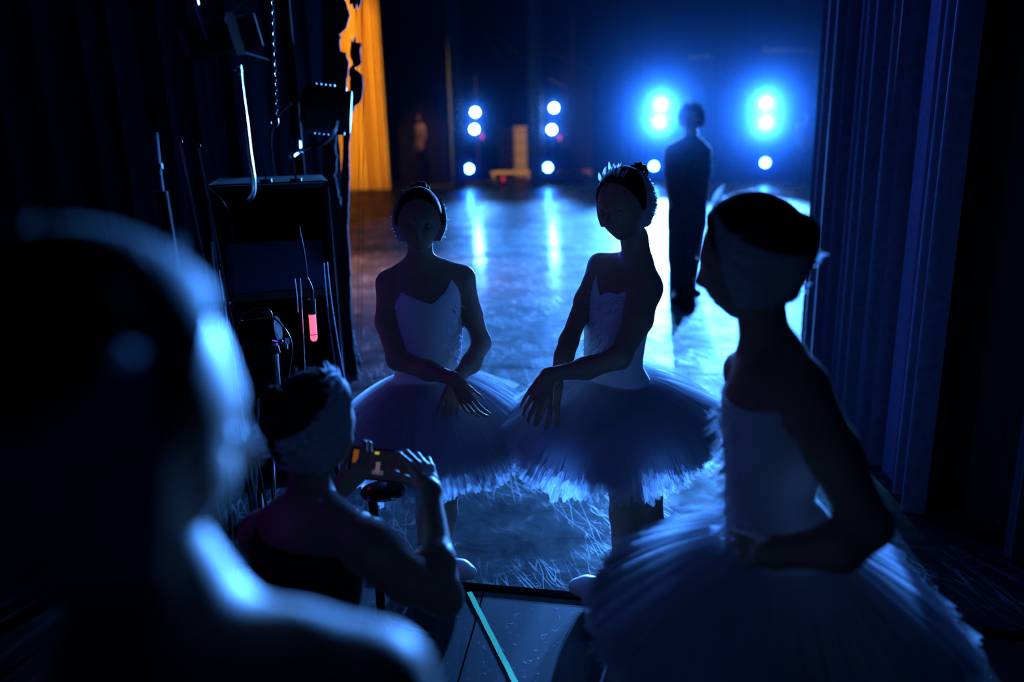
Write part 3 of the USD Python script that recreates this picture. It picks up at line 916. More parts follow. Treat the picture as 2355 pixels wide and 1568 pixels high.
C.hair(seed=9, bun=(0, -.086, .03), bun_r=.034, grow=.013, strands=30)
C.headpiece(seed=13, n=110, front=.024, tilt=.10, hole=(0, -.060, .088), hole_r=.104, crown=True, fl=1.15, crown_at=.6)
C.bodice(torC, sideC, 1.75, 6.1, lambda q: .2 * max(0, math.sin(q)) + .45 * max(0, -math.sin(q)))
C.chest_feathers((2, 19), (10, 30), 280, 7, out=.9, length=(.018, .042))
C.tutu(at(1795, 1235, 1.37), (.03, -.02, 1), .10, .37, .17, 23, lift_dir=unit([.2, 1, 0]), lift=.03, n=640)
C.shoe((.50, 1.45, .03), (.36, 1.50, .027))
C.shoe((.58, 1.36, .03), (.60, 1.22, .027))

# ------------------------------------------------------------------ kneeling dancer taking a picture with a phone
D = Person('person', 'kneeling person in black with a white feathered headpiece, holding up a phone', (-.42, 1.5, 0))
fD = unit([.62, .78, 0])
sideD = unit(np.cross(fD, [0, 0, 1]))
torD = [(at(712, 1140, 1.50), .046, .046), (at(714, 1200, 1.49), .110, .066), (at(712, 1250, 1.48), .132, .085), (at(705, 1330, 1.47), .125, .088), (at(695, 1440, 1.46), .105, .08),
        (at(690, 1560, 1.45), .105, .085), (at(690, 1680, 1.44), .13, .11), (at(690, 1760, 1.44), .12, .11)]
wD, wD2 = at(992, 1128, 1.58), at(770, 1140, 1.66)
hD1 = make_hand(wD, at(952, 1030, 1.68) - wD, at(930, 1070, 1.60) - at(1000, 1100, 1.60), (-.55, .75, .1), curls=(30, 36, 38, 36), scale=.92, spread=9, thumb_out=34)
hD2 = make_hand(wD2, at(808, 1105, 1.68) - wD2, (.2, -.3, 1), (.6, .5, .3), curls=(34, 36, 36, 36), scale=.9, spread=3, thumb_out=24)
limbsD = [
    [(at(712, 1135, 1.50), .046), (at(712, 1060, 1.50), .046)],
    [(at(735, 1165, 1.48), .045), (at(850, 1258, 1.40), .056), (at(940, 1335, 1.36), .047), (at(1022, 1375, 1.36), .039), (at(1008, 1290, 1.41), .036), (wD, .025), (at(985, 1108, 1.60), .020)],
    [(at(690, 1165, 1.52), .045), (at(600, 1225, 1.60), .050), (at(630, 1330, 1.66), .040), (at(680, 1350, 1.68), .036), (at(735, 1220, 1.68), .032), (wD2, .023), (at(782, 1125, 1.67), .019)],
    [(at(660, 1740, 1.46), .085), (np.array([-.52, 1.78, .07]), .055), (np.array([-.56, 1.50, .06]), .048), (np.array([-.58, 1.30, .05]), .03)],
    [(at(720, 1740, 1.42), .085), (np.array([-.24, 1.66, .07]), .055), (np.array([-.32, 1.42, .06]), .048), (np.array([-.38, 1.22, .05]), .03)],
]
D.body(torD, sideD, limbsD, [hD1, hD2], (at(716, 985, 1.50), frame((.72, .66, -.20), (0, 0, 1)), 1.0))
D.hair(seed=10, bun=(0, -.088, .060), bun_r=.030, grow=.012, strands=30)
D.headpiece(seed=14, front=.026, tilt=.30, hole=(0, -.075, .075), hole_r=.094, n=190, crown=True, fl=1.1, crown_at=.5)
D.bodice(torD, sideD, 1.7, 6.4, lambda q: .3 * max(0, math.sin(q)) + .1, material=black_knit)
st = [at(734, 1150, 1.45), at(760, 1170, 1.44), at(790, 1190, 1.43), at(815, 1232, 1.42)]
obj('shoulder_strap', tube(spline(st, 12), .006), white_cloth, D.t, smooth=True, world=True, label='pale shoulder strap')
for k, (h_, t_) in enumerate((((-.58, 1.30, .045), (-.60, 1.17, .03)), ((-.38, 1.22, .045), (-.41, 1.09, .03)))):
    D.shoe(h_, t_)

# phone in her hands
pc = at(876, 1069, 1.72)
pn = unit(EYE * .35 + at(720, 1000, 1.5) * .65 - pc)           # the screen looks back at her
px_ = unit(at(940, 1076, 1.72) - at(820, 1063, 1.72))
pn = unit(pn - px_ * (pn @ px_))
pz = np.cross(px_, -pn)
PM = np.eye(4)
PM[:3, 0], PM[:3, 1], PM[:3, 2], PM[:3, 3] = px_, -pn, pz, pc
ph = thing('phone', 'black phone with lit screen held sideways by the kneeling person', 'phone', pc)


def ph_part(name, m, material, parent=ph, **kw):
    m = m.copy()
    m.apply_transform(PM)
    return obj(name, m, material, parent, world=True, **kw)


ph_part('case', box((.150, .0085, .074), bevel=.004), phone_black)
scr = ph_part('screen', box((.139, .0008, .066), (0, -.0046, 0)), glow('screen_dim', (.010, .010, .018), .35))
for nm, sz, c, col, s in (('picture_patch', (.012, .0004, .030), (-.060, -.0052, .014), (1., .30, .02), .16), ('picture_patch', (.010, .0004, .006), (-.012, -.0052, .026), (1., .85, .1), .4),
                          ('picture_patch', (.010, .0004, .024), (-.006, -.0052, -.006), (.75, .55, .75), .14), ('picture_patch', (.026, .0004, .010), (-.005, -.0052, -.018), (.35, .30, .5), .15),
                          ('picture_patch', (.006, .0004, .004), (.046, -.0052, .018), (.6, .6, .2), .12)):
    ph_part(nm, box(sz, c), glow('screen_' + str(len(_made)), col, s), scr)

# ------------------------------------------------------------------ dancer close to the camera on the left
E_ = Person('person', 'very blurred person close to the camera at left, bare shoulder rimmed in blue', (-.24, .38, 0))
fE = unit([.72, .70, 0])
sideE = unit(np.cross(fE, [0, 0, 1]))
torE = [(at(375, 1390, .42), .046, .046), (at(390, 1500, .42), .090, .060), (at(410, 1640, .42), .112, .080), (at(425, 1800, .42), .11, .082), (np.array([-.17, .41, .95]), .098, .075),
        (np.array([-.17, .41, .86]), .092, .072), (np.array([-.17, .40, .78]), .112, .09), (np.array([-.17, .40, .70]), .118, .095), (np.array([-.17, .40, .66]), .1, .085)]
sR = at(850, 1590, .41)
limbsE = [
    [(at(365, 1390, .42), .042), (at(275, 1180, .42), .045)],
    [(at(470, 1470, .42), .030), (at(680, 1520, .41), .034), (sR, .041), (sR + [.03, .02, -.13], .036), (sR + [.04, .06, -.25], .030), (sR + [.02, .16, -.36], .026), (sR + [0., .22, -.42], .019)],
    [(at(300, 1400, .43), .036), (np.array([-.27, .50, 1.13]), .040), (np.array([-.30, .50, .90]), .030), (np.array([-.26, .62, .74]), .021)],
    [(np.array([-.20, .42, .68]), .085), (np.array([-.20, .44, .38]), .052), (np.array([-.20, .42, .06]), .028)],
    [(np.array([-.13, .37, .68]), .085), (np.array([-.12, .39, .38]), .052), (np.array([-.12, .37, .06]), .028)],
]
hE = make_hand(sR + [0, .22, -.42], (-.2, .6, -.8), (-.8, .3, .3), (-.4, -.6, -.4), scale=.86)
hE2 = make_hand(np.array([-.26, .62, .74]), (.1, .6, -.8), (.8, .3, .3), (.4, -.6, -.4), scale=.86)
E_.body(torE, sideE, limbsE, [hE, hE2], (at(178, 985, .42), frame((.75, .62, -.22), (.05, 0, 1)), .98))
E_.hair(seed=15, bun=(0, -.105, .05), bun_r=.036, grow=.011, strands=24)
E_.headpiece(seed=16, n=90, crown=False, fl=.9, front=.022, tilt=-.12, hole=(0, -.070, .085), hole_r=.106)
E_.bodice(torE, sideE, 2.7, 7.6, lambda q: .4 * max(0, math.sin(q)), material=black_knit)  # bodice made black to cut the light it bounces onto the dancers
Fe = Field([-.45, .15, .02], [.10, .70, .86], .01)
Fe.slab(torE[-3][0], .118, .096, torE[-1][0], .118, .10, sideE)
for l in limbsE[3:]:
    for (p, r), (q, w) in zip(l[:-1], l[1:]):
        Fe.bone(p, r + .008, q, w + .010, .02)
obj('leggings', Fe.mesh(3), black_knit, E_.t, smooth=True, world=True, label='unseen black leggings added to cut bounced light')  # out of view, added in black so they bounce little light
E_.shoe((-.20, .40, .03), (-.16, .55, .027))
E_.shoe((-.12, .35, .03), (.01, .40, .027))

# ------------------------------------------------------------------ man in black on the stage
Mn = Person('person', 'person in black T-shirt and trousers standing on the stage before the blue lamps', (1.52, 6.95, 0))
sideM = unit([1, -.15, 0])
Y = 7.0
torM = [(at(1588, 322, Y), .058, .058), (at(1588, 342, Y), .15, .08), (at(1583, 370, Y), .185, .11), (at(1580, 420, Y), .170, .112), (at(1580, 455, Y), .155, .105), (at(1580, 490, Y), .160, .115), (at(1580, 515, Y), .15, .11)]
hM1 = make_hand(at(1547, 492, Y - .02), (.05, -.1, -1), (.3, -1, 0), (1, .2, 0), curls=(24, 26, 28, 30), scale=1.0, spread=3, thumb_out=20, h=.004)
hM2 = make_hand(at(1617, 478, Y), (.0, -.1, -1), (-.3, -1, 0), (-1, .2, 0), curls=(24, 26, 28, 30), scale=1.0, spread=3, thumb_out=20, h=.004)
limbsM = [
    [(at(1588, 325, Y), .056), (at(1589, 300, Y), .056)],
    [(at(1575, 335, Y), .06), (at(1549, 350, Y), .062), (at(1543, 400, Y), .046), (at(1541, 430, Y + .02), .038), (at(1545, 470, Y - .02), .030), (at(1547, 495, Y - .02), .024)],
    [(at(1602, 335, Y), .06), (at(1613, 352, Y), .060), (at(1619, 400, Y), .046), (at(1620, 430, Y + .02), .038), (at(1618, 460, Y), .030), (at(1617, 480, Y), .024)],
    [(at(1565, 505, Y), .10), (at(1560, 590, Y), .072), (at(1556, 680, Y - .05), .045)],
    [(at(1594, 505, Y), .10), (at(1588, 590, Y), .072), (at(1583, 665, Y + .05), .045)],
]
man_skin = skin
Mn.body(torM, sideM, limbsM, [hM1, hM2], (at(1590, 274, Y), frame((-.55, -.80, -.05), (0, 0, 1)), 1.08), h=.011)
Mn.hair(seed=30, grow=.016, front=.030, tilt=.5, bun=None, rough=.05, strands=60, nape=-.055)
Fm = Field(at(1588, 320, Y) - [.45, .4, .85], at(1588, 320, Y) + [.45, .4, .2], .012)
for (c0, a0, b0), (c1, a1, b1) in zip(torM[:-1], torM[1:]):
    Fm.slab(c0, a0 + .012, b0 + .012, c1, a1 + .012, b1 + .012, sideM)
for l in limbsM[1:3]:
    for (p, r), (q, s) in zip(l[:2], l[1:3]):
        Fm.bone(p, r + .014, q, s + .018, .02)
obj('shirt', Fm.mesh(3), black_cotton, Mn.t, smooth=True, world=True, label='black T-shirt')
Fm = Field(at(1580, 500, Y) - [.4, .4, 1.1], at(1580, 500, Y) + [.4, .4, .2], .012)
Fm.slab(*torM[-2][:1], .172, .126, torM[-1][0], .165, .122, sideM)
for l in limbsM[3:]:
    for (p, r), (q, s) in zip(l[:-1], l[1:]):
        Fm.bone(p, r + .014, q, s + .026, .02)
obj('trousers', Fm.mesh(3), black_cotton, Mn.t, smooth=True, world=True, label='black trousers')
for h_, t_ in ((on_floor(1562, 682), on_floor(1552, 704)), (on_floor(1582, 668), on_floor(1604, 690))):
    Mn.shoe(h_ + [0, 0, .045], t_ + [0, 0, .035], r=.045, name='shoe', material=black_paint)
obj('earpiece', Mn.place(ball((-.078, -.006, 0), .016, 2, (.6, 1, 1.2))), white_cloth, Mn.t, smooth=True, world=True, label='white earpiece')

# ------------------------------------------------------------------ side lamps on booms across the stage
def lamp(p, target, lens_mat, foot, label, group, beam, color, cone):
    """A short can lamp in a yoke; p is the middle of its lens."""
    p, target = np.asarray(p, float), np.asarray(target, float)
    d = unit(target - p)
    t = thing('can_lamp', label, 'stage lamp', p, 0, group)
    base = p - d * .30
    body = cat(cyl(p - d * .005, base, .125, 24), cyl(base, base - d * .10, .125, 24, .06))
    obj('can', body, black_paint, t, world=True)
    ln = as_tm(Manifold.sphere(.112, 40).scale((1, 1, .10)))
    T = np.eye(4)
    x = unit(np.cross([0, 0, 1], d))
    T[:3, 0], T[:3, 1], T[:3, 2], T[:3, 3] = x, np.cross(d, x), d, p + d * .002
    ln.apply_transform(T)
    obj('lens', ln, lens_mat, t, smooth=True, world=True)
    fr = as_tm(Manifold.cube((.27, .27, .015), True) - Manifold.cylinder(.06, .118, .118, 32, True))
    T2 = T.copy()
    T2[:3, 3] = p + d * .004
    fr.apply_transform(T2)
    obj('gel_frame', fr, black_paint, t, world=True)
    up = np.array([0, 0, 1.])
    m = p - d * .18
    yk = tube([m + x * .15, m + x * .15 + up * .14, m + up * .20, m - x * .15 + up * .14, m - x * .15], .012, 6)
    obj('yoke', yk, black_paint, t, world=True)
    obj('clamp', cat(box((.05, .05, .07), m + up * .22), cyl(m + up * .2 + x * .02, m + up * .2 + x * .09, .014, 10)), gun_metal, t, world=True)
    qa, qb = m + up * .22, np.array([foot[0], foot[1] - .026, (m + up * .22)[2]])
    obj('arm', cyl(qa, qb, .014, 8), black_paint, t, world=True)
    L = UsdLux.SphereLight.Define(stage, str(t.GetPath()) + '/beam')
    L.CreateRadiusAttr(.07)
    L.CreateIntensityAttr(float(beam))
    L.CreateColorAttr(Gf.Vec3f(*color))
    s = UsdLux.ShapingAPI.Apply(L.GetPrim())
    s.CreateShapingConeAngleAttr(float(cone))
    s.CreateShapingConeSoftnessAttr(.5)
    aim(L, d * .09, d * 5)
    return t


TOWERS = [((1093, 258), (1091, 297), (1079, 388), 'left', 23.0), ((1274, 248), (1269, 298), (1260, 385), 'left', 22.8),
          ((1520, 240), (1517, 280), (1504, 382), 'right', 22.2), ((1762, 237), (1762, 282), (1760, 374), 'right', 21.5)]
which = ['farthest left', 'second from the left', 'third from the left', 'farthest right']
for i, (a, b, c, kind, y) in enumerate(TOWERS):
    foot = at(b[0] + 4, b[1], y)
    foot = np.array([foot[0] + .02, y + .56, 0])
    bm = thing('lamp_boom', f'black upright lamp boom across the stage, {which[i]}', 'lamp stand', foot)
    obj('pole', cyl((0, 0, 0), (0, 0, 3.0), .024), black_paint, bm)
    obj('base', cat(cyl((0, 0, 0), (0, 0, .04), .13, 20), cyl((0, 0, .04), (0, 0, .12), .05)), black_paint, bm)
    for j, (nm, q) in enumerate((('top', a), ('middle', b), ('low', c))):
        p = at(q[0], q[1], y)
        tgt = np.array([.2, 1.5, .5]) if kind == 'right' else np.array([-.3, 3.0, .3])
        lm = {'left': lens_left, 'right': lens_right}[kind] if j < 2 else lens_shin
        lamp(p, tgt, lm, foot, f'glowing {"blue-white" if j < 2 else "deep blue"} {nm} lamp on the boom {which[i]} across the stage', 'side lamps on the far booms',
             LAMP_BEAM[kind] if j < 2 else LAMP_BEAM['shin'] * (1 if kind == 'left' else 2), BLUE if j < 2 else DEEP_BLUE, 15)
# small red tags by the booms
for u, v, y, w in ((1109, 314, 22.9, 'beside the farthest left boom'), (1287, 317, 22.7, 'beside the second boom from the left'), (1157, 411, 23.2, 'near the floor between the two left booms')):
    p = at(u, v, y)
    r = thing('marker_light', 'small red marker light ' + w, 'marker light', p)
    obj('lens', ball((0, 0, 0), .05, 2, (.8, .6, 1.3)), glow_red, r, smooth=True)
    obj('bracket', cat(cyl((0, .03, 0), (0, .05, -p[2] + .01), .010, 8), cyl((0, .05, -p[2]), (0, .05, -p[2] + .02), .07, 14)), black_paint, r, label='thin black stand')


# ------------------------------------------------------------------ cloths
def cloth(path, folds, seed, z0, z1, th=.006, n=None, depth=.06, sharp=1.0, flare=0.0, rows=10):
    """A hanging cloth along the floor line path (list of xy), with folds."""
    rng = np.random.default_rng(seed)
    path = np.asarray(path, float)
    n = n or folds * 14
    seg = np.concatenate([[0], np.cumsum(np.linalg.norm(np.diff(path, axis=0), axis=1))])
    s = np.linspace(0, seg[-1], n)
    xy = np.stack([np.interp(s, seg, path[:, k]) for k in range(2)], 1)
    tg = np.gradient(xy, axis=0)
    tg /= np.linalg.norm(tg, axis=1, keepdims=True)
    nr = np.stack([-tg[:, 1], tg[:, 0]], 1)
    u = s / seg[-1]
    knots = np.sort(rng.random(max(2, folds // 2)))
    ph = 2 * np.pi * folds * (u + .25 / folds * np.interp(u, np.linspace(0, 1, folds + 1), rng.normal(size=folds + 1)))
    amp = np.interp(u, np.linspace(0, 1, folds + 1), rng.uniform(.45, 1.2, folds + 1))
    w = np.sin(ph)
    w = np.sign(w) * np.abs(w) ** sharp
    rings = []
    for z in np.linspace(0, 1, rows):
        k = 1 + flare * (1 - z)
        off = depth * k * (amp * w + .25 * np.sin(2.7 * ph + 1.5 * z))
        P = xy + nr * off[:, None]
        rings.append(np.column_stack([P, np.full(n, z0 + (z1 - z0) * z)]))
    front = np.array(rings)
    nn = np.zeros((n, 3))
    t3 = np.gradient(front[0], axis=0)
    nn[:, 0], nn[:, 1] = -t3[:, 1], t3[:, 0]
    nn = unit_rows(nn)
    back = front - nn[None] * th
    R, N = rows, n
    v = np.vstack([front.reshape(-1, 3), back.reshape(-1, 3)])
    i, j = np.meshgrid(np.arange(R - 1), np.arange(N - 1), indexing='ij')
    q = np.stack([i * N + j, i * N + j + 1, (i + 1) * N + j + 1, (i + 1) * N + j], -1).reshape(-1, 4)
    K = R * N
    f = [q[:, [0, 1, 2]], q[:, [0, 2, 3]], q[:, [2, 1, 0]] + K, q[:, [3, 2, 0]] + K]

    def rim(a, b):
        f.append(np.array([[a[k], a[k + 1], b[k + 1]] for k in range(len(a) - 1)]))
        f.append(np.array([[a[k], b[k + 1], b[k]] for k in range(len(a) - 1)]))
    ar = np.arange(N)
    rim(ar[::-1], ar[::-1] + K)
    rim(ar + (R - 1) * N, ar + (R - 1) * N + K)
    col = np.arange(R) * N
    rim(col, col + K)
    rim(col[::-1] + N - 1, col[::-1] + N - 1 + K)
    return trimesh.Trimesh(v, np.vstack(f), process=False)


def single(name, m, material, label, catg, smooth=40, **kw):
    p = obj(name, m, material, None, smooth=smooth)
    tag(p, label, catg, **kw)
    return p


single('gold_curtain', cloth([(-9.0, 22.6), (-6.2, 22.3), (-3.18, 22.0)], 60, 1, .02, 7.5, depth=.07, n=800), gold_cloth, 'tall golden orange stage curtain lit warm, hanging across the stage at the left', 'curtain')
# wing curtain on the right: folds running towards the camera
single('velvet_curtain', cloth([(1.745, 4.45), (1.73, 4.0), (1.67, 3.4), (1.60, 2.80)], 12, 4, .001, 5.5, depth=.065, n=420, flare=.2, rows=14), navy_velvet,
       'tall blue-black velvet wing curtain hanging in deep folds on the right', 'curtain')
single('masking_leg', cloth([(1.90, 4.1), (1.86, 3.2), (1.74, 2.5), (1.66, 1.6), (1.62, .2)], 17, 5, .001, 5.5, depth=.05, n=300), black_cloth, 'added black curtain standing in for the dark at the far right, nearer than the velvet curtain', 'curtain')  # black sheet put where the wing only falls into darkness
# black masking legs across the stage, each beside a boom
legs = [((920, 25.3), (1032, 25.3), 'between the golden curtain and the farthest left boom'), ((1148, 24.2), (1212, 24.2), None), ((1362, 23.2), (1480, 23.2), 'left of the third boom'), ((1560, 23.6), (1716, 23.2), 'behind the person in black T-shirt'), ((1790, 22.9), (2050, 22.6), 'right of the farthest right boom')]
for k, ((ua, ya), (ub, yb), w) in enumerate(legs):
    if w is None:
        continue
    a, b = at(ua, 400, ya), at(ub, 400, yb)
    single('masking_leg', cloth([a[:2], b[:2]], max(4, int(np.linalg.norm(a - b) * 3)), 40 + k, .02, 7.2, depth=.05), black_cloth, 'black masking curtain ' + w, 'curtain', group=None)
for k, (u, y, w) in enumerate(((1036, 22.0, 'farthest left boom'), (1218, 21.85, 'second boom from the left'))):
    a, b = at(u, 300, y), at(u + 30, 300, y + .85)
    single('masking_leg', cloth([a[:2], b[:2]], 6, 60 + k, .02, 7.2, depth=.05), lit_leg_cloth, 'narrow dark curtain with blue lamplight put into its colour, just left of the ' + w, 'curtain')

# ------------------------------------------------------------------ left wing: black cloths, torn foliage, equipment
single('masking_leg', cloth([(-4.15, 4.85), (-2.4, 4.75), (at(774, 300, 4.62)[0], 4.62)], 14, 71, .02, 5.5, depth=.06, n=360), navy_velvet, 'black wing curtain behind the equipment on the left, folds catching blue light', 'curtain')


def cut_shape(pts, y, th=.008):
    """A flat piece with its own thickness, its outline given by points (u, v) of the picture at depth y."""
    from shapely.geometry import Polygon
    P = np.array([at(u, v, y) for u, v in pts])
    poly = Polygon(P[:, [0, 2]]).buffer(0)
    if poly.geom_type != 'Polygon':
        poly = max(poly.geoms, key=lambda g: g.area)
    t = trimesh.creation.extrude_polygon(poly, th, engine='earcut')
    v = np.array(t.vertices)
    t.vertices = np.column_stack([v[:, 0], y - v[:, 2], v[:, 1]])
    t.invert() if t.volume < 0 else None
    return t


def ragged(pts, rng, step=7, amp=5):
    """A torn leafy edge along a polyline in the picture."""
    out = []
    pts = np.asarray(pts, float)
    for a, b in zip(pts[:-1], pts[1:]):
        L = np.linalg.norm(b - a)
        n = max(1, int(L / step))
        nn = np.array([(b - a)[1], -(b - a)[0]]) / L
        for k in range(n):
            out.append(a + (b - a) * k / n + nn * amp * (rng.random() - .35) * (1 if k % 2 else -.5))
    out.append(pts[-1])
    return out


rng = np.random.default_rng(77)
fo = thing('foliage_cloth', 'torn black foliage cloth hanging at the edge of the left wing before the orange curtain', 'stage scenery', (-1.1, 4.35, 0))
edge = ragged([(794, 0), (804, 30), (800, 60), (782, 80), (784, 118), (797, 122), (802, 150), (796, 215), (804, 232), (796, 262), (780, 292), (772, 330), (776, 372), (771, 405), (780, 450), (790, 480), (792, 560), (800, 640), (806, 720), (818, 790), (830, 838), (812, 850)], rng, 6, 5)
obj('cloth_panel', cut_shape([(742, -30)] + edge + [(795, 868), (760, 880), (742, 600)], 4.35), foliage_mat, fo, world=True, smooth=False)
strip_edge = ragged([(806, 300), (803, 360), (804, 430), (800, 520), (806, 600), (808, 700), (816, 800), (826, 858)], rng, 9, 2.5)
obj('hanging_strip', cut_shape([(790, 298)] + strip_edge + [(806, 866), (796, 700), (788, 560), (786, 430)], 4.30), foliage_mat, fo, world=True, smooth=False)
for k, pts in enumerate(([(801, -20), (831, -20), (830, 8), (826, 22), (821, 8), (815, 24), (811, 8), (806, 14)],
                         [(806, 112), (808, 86), (812, 98), (820, 82), (818, 97), (831, 99), (828, 118), (832, 142), (829, 150), (816, 156), (832, 170), (836, 196), (833, 226), (826, 238), (817, 244), (812, 260), (808, 250), (811, 222), (804, 216), (806, 180), (803, 160), (812, 148), (805, 130)])):
    obj('leaf_cluster', cut_shape(ragged(pts + pts[:1], rng, 6, 3.0)[:-1], 4.33), foliage_mat, fo, world=True, smooth=False)
for u0, u1, u2 in ((832, 836, 829), (818, 826, 822)):
    obj('net_thread', tube([at(u0, -20, 4.34), at((u0 + u1) / 2 + 2, 240, 4.34), at(u1, 430, 4.34), at(u2, 855, 4.34)], .0016, 4), net_mat, fo, world=True)
net = []
for k in range(9):
    net.append(tube([at(776 + 3.3 * k, 300 + 4 * k, 4.38), at(777 + 3.3 * k, 440, 4.38)], .0009, 3))
for k in range(8):
    net.append(tube([at(775, 315 + 16 * k, 4.38), at(805, 312 + 16 * k, 4.38)], .0009, 3))
obj('netting', cat(*net), net_mat, fo, world=True, kind='stuff')


def L_at(u, v, y):
    return at(u, v, y)


# cabinet on castors
cz = at(615, 421, 2.95)[2]
c0, c1 = at(478, 424, 2.95), at(747, 421, 2.95)
cw, cxm = c1[0] - c0[0], (c1[0] + c0[0]) / 2
cb = thing('equipment_cabinet', 'tall open black equipment cabinet with rounded metal edges in the left wing', 'cabinet', (cxm - .06, 2.95 + .25, 0), math.radians(15))
W, Dp, H = cw, .50, cz
obj('side_panel', box((.022, Dp, H - .12), (-W / 2 + .011, 0, (H - .12) / 2 + .12), bevel=.004), black_matte, cb)
obj('side_panel', box((.022, Dp, H - .12), (W / 2 - .011, 0, (H - .12) / 2 + .12), bevel=.004), black_matte, cb)
obj('top_panel', box((W, Dp, .024), (0, 0, H - .012), bevel=.006), black_paint, cb)
obj('bottom_panel', box((W - .05, Dp, .03), (0, 0, .135)), black_paint, cb)
obj('back_panel', box((W - .046, .015, H - .16), (0, Dp / 2 - .012, (H - .12) / 2 + .12)), black_matte, cb)
for s in (-1, 1):
    obj('corner_trim', box((.014, .014, H - .14), (s * W / 2, -Dp / 2, (H - .12) / 2 + .11), bevel=.005), gun_metal, cb, label='grey metal edge trim')
obj('top_trim', box((W - .02, .012, .012), (0, -Dp / 2 - .002, H - .004), bevel=.005), gun_metal, cb, label='grey metal edge trim')
for sx in (-1, 1):
    for sy in (-1, 1):
        obj('castor', cat(cyl((sx * (W / 2 - .05) - .014, sy * .19, .05), (sx * (W / 2 - .05) + .014, sy * .19, .05), .05, 18), box((.05, .05, .03), (sx * (W / 2 - .05), sy * .19, .108))), black_paint, cb)
sh_z = at(630, 628, 2.9)[2]
sl = box((W - .06, .26, .012), (0, 0, 0), bevel=.003)
sl.apply_transform(trimesh.transformations.rotation_matrix(math.radians(42), [1, 0, 0]))
sl.apply_translation((0, -Dp / 2 + .06, sh_z))
slant = obj('sloping_shelf', sl, plain('board_painted_sheen', (.06, .075, .14), .35), cb, label='sloping dark shelf with a blue sheen put into its colour')  # dark board; the blue sheen on it is put into the colour
lip = box((W - .06, .012, .03), (0, -Dp / 2 - .045, sh_z - .085), bevel=.003)
obj('shelf_lip', lip, black_paint, slant)
# things standing on the cabinet
tp = H
for u, v0, w in ((612, 358, 'left'), (681, 312, 'right')):
    q = at(u, 416, 3.0)
    st_ = thing('upright_rod', f'thin metal rod standing upright on the cabinet top, the {"shorter" if w == "left" else "taller"} of two', 'rod', (q[0], 3.0, H))
    zt = at(u, v0, 3.0)[2]
    obj('rod', cyl((0, 0, .01), (-.006, 0, zt - H), .0045, 8), chrome, st_)
    obj('foot', cyl((0, 0, 0), (0, 0, .012), .022, 14), black_paint, st_)

# spotlight on the boom above the cabinet
pb = at(690, 300, 3.88)
bm = thing('lamp_boom', 'black lamp boom standing behind the equipment cabinet in the left wing', 'lamp stand', (pb[0] - .02, 3.89, 0))
obj('pole', cyl((0, 0, 0), (0, 0, 2.6), .024, 16), black_matte, bm)
obj('base', cat(cyl((0, 0, 0), (0, 0, .035), .20, 24), cyl((0, 0, .035), (0, 0, .12), .045)), black_paint, bm)
hs = at(748, 252, 3.75)
sp = thing('spotlight', 'big dark spotlight with a bracket on the boom above the cabinet', 'stage lamp', hs)
ax = unit([.95, .15, -.12])
obj('housing', cat(cyl(-ax * .075, ax * .09, .105, 28), cyl(-ax * .075, -ax * .105, .105, 28, .07)), black_paint, sp)
obj('lens_tube', cyl(ax * .09, ax * .115, .092, 28), black_paint, sp)
for k in range(5):
    obj('cooling_fin', cyl(ax * (.03 - .02 * k), ax * (.038 - .02 * k), .112, 28), black_paint, sp)
obj('bracket', cat(tube(spline([(-.15, .06, -.18), (-.08, -.02, -.165), (.02, -.08, -.13), (.07, -.10, -.05)], 14), .010, 6)), gun_metal, sp, label='steel bracket')
obj('hook_clamp', cat(box((.04, .05, .07), (-.16, .06, -.16), bevel=.01), cyl((-.16, .06, -.185), (-.16, -.05, -.20), .012, 10)), chrome, sp, label='bright metal clamp')
obj('lamp_cable', tube(spline([(-.15, 0, .03), (-.24, .0, -.06), (-.27, .03, -.2), (-.26, .05, -.4)], 16), .006, 6), cable_mat, sp)

# chain with a hook hanging in front of the wing curtain
q0, q1 = at(626, -40, 3.1), at(639, 272, 3.1)
ch = thing('hanging_chain', 'thin chain with a hook hanging above the cabinet', 'chain', q1)
links, nl = [], int(np.linalg.norm(q0 - q1) / .017)
for k in range(nl):
    c = (q0 - q1) * k / nl
    r = trimesh.creation.torus(.0095, .0022, 10, 5)
    r.apply_scale((1, .62, 1))
    r.apply_transform(trimesh.transformations.rotation_matrix(math.pi / 2, [0, 1, 0]))
    r.apply_transform(trimesh.transformations.rotation_matrix(math.pi / 2 * (k % 2), [0, 0, 1]))
    r.apply_translation(c)
    links.append(r)
obj('links', cat(*links), chrome, ch, kind='stuff')
obj('hook', tube([(0, 0, .0)] + [(-.014 + .014 * math.cos(a), 0, -.016 - .014 * math.sin(a)) for a in np.linspace(0, 3.6, 12)], .003, 6), chrome, ch)

# bright bent tube hanging close to the camera
bt = thing('bent_tube', 'shiny steel tube with a crooked lower end hanging before the cabinet', 'tube', at(560, 200, 1.95))
obj('tube', tube(spline([at(549, 150, 1.95), at(556, 215, 1.95), at(566, 290, 1.95), at(576, 370, 1.95), at(583, 428, 1.95), at(581, 446, 1.95), at(570, 460, 1.95)], 60), .0062, 10), chrome, bt, world=True)
obj('knob', ball(at(548, 162, 1.93), .009, 2), gun_metal, bt, world=True)
# two-piece rod, farther left
tr = thing('jointed_rod', 'steel rod in two lengths with a dark joint, farther left in the wing', 'rod', at(366, 380, 1.8))
obj('rod', cyl(at(356, 305, 1.8), at(363.5, 378, 1.8), .0056, 10), chrome, tr, world=True)
obj('rod', cyl(at(364.5, 386, 1.8), at(372, 440, 1.8), .0052, 10), chrome, tr, world=True)
obj('joint', cyl(at(363.3, 376, 1.8), at(364.7, 388, 1.8), .009, 12), black_paint, tr, world=True)
obj('handle', cyl(at(372, 440, 1.8), at(372, 440, 1.8) * [1, 1, 0] + [.03, .02, .002], .012, 12), black_matte, tr, world=True)
